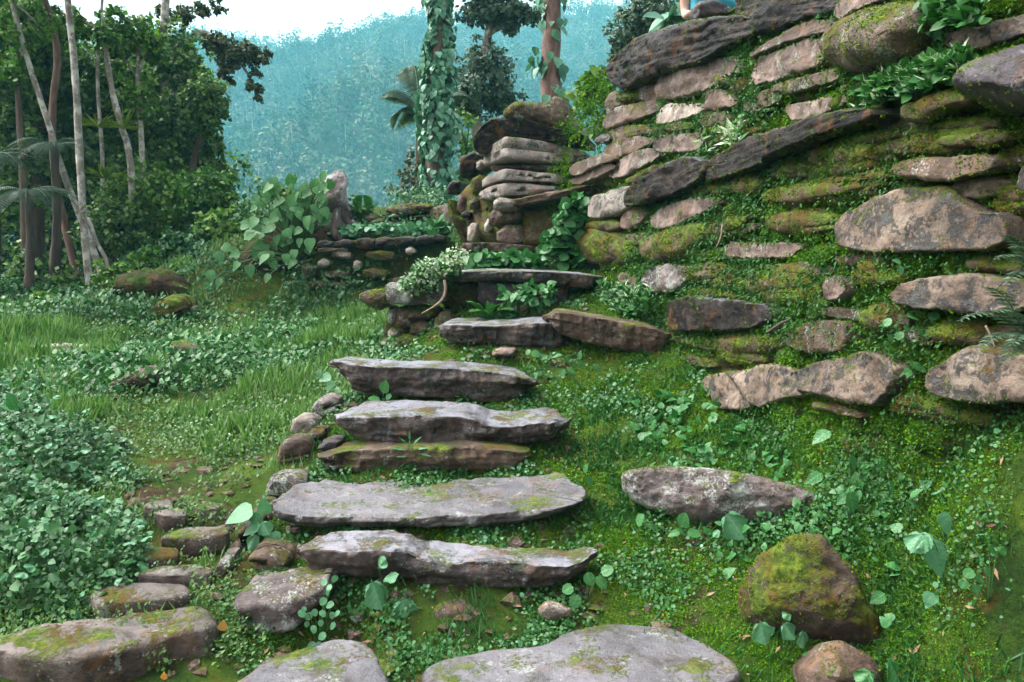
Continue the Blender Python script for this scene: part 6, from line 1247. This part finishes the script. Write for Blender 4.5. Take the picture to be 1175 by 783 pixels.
tag(mesh_obj('far_forest', V, Ft, LM['far'], tint=np.repeat(tint[idx], nv), origin=np.zeros(3)), 'continuous rain forest covering the far mountainside', 'forest', kind='stuff')
sel = np.where(U(size=nt) < .25)[0]; b0 = np.stack([tx, ty, tz - .5], -1)[sel]; b1 = np.stack([tx + U(-.6, .6, nt), ty, tz + th * U(.7, 1.02, nt)], -1)[sel]; w_ = U(.10, .26, len(sel))
Vt = np.stack([b0 + np.stack([-w_, 0 * w_, 0 * w_], -1), b0 + np.stack([w_, 0 * w_, 0 * w_], -1), b0 + np.stack([0 * w_, 1.6 * w_, 0 * w_], -1),
               b1 + np.stack([-w_ * .4, 0 * w_, 0 * w_], -1), b1 + np.stack([w_ * .4, 0 * w_, 0 * w_], -1), b1 + np.stack([0 * w_, .7 * w_, 0 * w_], -1)], 1)
ft = np.array([(0, 1, 4), (0, 4, 3), (1, 2, 5), (1, 5, 4), (2, 0, 3), (2, 3, 5)]); Ft = ft[None] + (np.arange(len(sel)) * 6)[:, None, None]
tag(mesh_obj('far_trunks', Vt.reshape(-1, 3), Ft.reshape(-1, 3), BK['farpale'], smooth=False, origin=np.zeros(3)), 'pale thin trunks showing through the forest of the far mountainside', 'forest', kind='stuff')

# ================================================================== AIR, SKY, LIGHT
HAZE = True
if HAZE:
    lo = np.array([-560, -20, -70.]); hi = np.array([560, 705, float(MZ(MX, MY).max()) + 16])
    Vh = np.array([[(lo, hi)[i][0], (lo, hi)[j][1], (lo, hi)[k][2]] for i in (0, 1) for j in (0, 1) for k in (0, 1)])
    Fh = np.array([(0, 1, 3, 2), (4, 6, 7, 5), (0, 4, 5, 1), (2, 3, 7, 6), (0, 2, 6, 4), (1, 5, 7, 3)])
    m, ntree, out = newmat('haze_air'); v = nd(ntree, 'ShaderNodeVolumePrincipled'); v.inputs['Density'].default_value = .00105; v.inputs['Color'].default_value = (.25, .80, .95, 1); v.inputs['Anisotropy'].default_value = 0.
    L(ntree, v.outputs[0], out.inputs['Volume'])
    tag(mesh_obj('haze', Vh, Fh, m, smooth=False, origin=np.zeros(3)), 'pale blue haze in the air of the valley', 'haze', kind='stuff')
SUN_EL, SUN_AZ = 56, -78          # azimuth from +Y, negative = from the left
sd = bpy.data.lights.new('sun', 'SUN'); so = bpy.data.objects.new('sun', sd); COL.objects.link(so)
sd.energy = .9; sd.angle = math.radians(35); sd.color = (1., .95, .88)
az, el = math.radians(SUN_AZ), math.radians(SUN_EL)
from mathutils import Vector
dv = Vector((math.sin(az) * math.cos(el), math.cos(az) * math.cos(el), math.sin(el))); so.rotation_euler = (-dv).to_track_quat('-Z', 'Y').to_euler(); so.location = (0, 0, 30)
w = bpy.data.worlds.new('World'); S.world = w; w.use_nodes = True; nt_ = w.node_tree; nt_.nodes.clear()
wo = nt_.nodes.new('ShaderNodeOutputWorld'); bg = nt_.nodes.new('ShaderNodeBackground'); sky = nt_.nodes.new('ShaderNodeTexSky'); sky.sky_type = 'NISHITA'; sky.sun_disc = False
sky.sun_elevation = el; sky.sun_rotation = az; sky.dust_density = 8; sky.air_density = 1.4; sky.ozone_density = 1.
hs = nt_.nodes.new('ShaderNodeHueSaturation'); hs.inputs['Saturation'].default_value = .22; L(nt_, sky.outputs[0], hs.inputs['Color']); L(nt_, hs.outputs[0], bg.inputs[0]); bg.inputs[1].default_value = .15; L(nt_, bg.outputs[0], wo.inputs[0])
S.view_settings.view_transform = 'Standard'; S.view_settings.look = 'None'; S.view_settings.exposure = 1.88; S.view_settings.gamma = 1; S.view_settings.use_curve_mapping = False
cy_ = S.cycles
cy_.use_denoising = True
cy_.max_bounces = 6; cy_.diffuse_bounces = 3; cy_.glossy_bounces = 2; cy_.transmission_bounces = 3; cy_.transparent_max_bounces = 4; cy_.volume_bounces = 0
cy_.use_adaptive_sampling = True; cy_.adaptive_threshold = .02
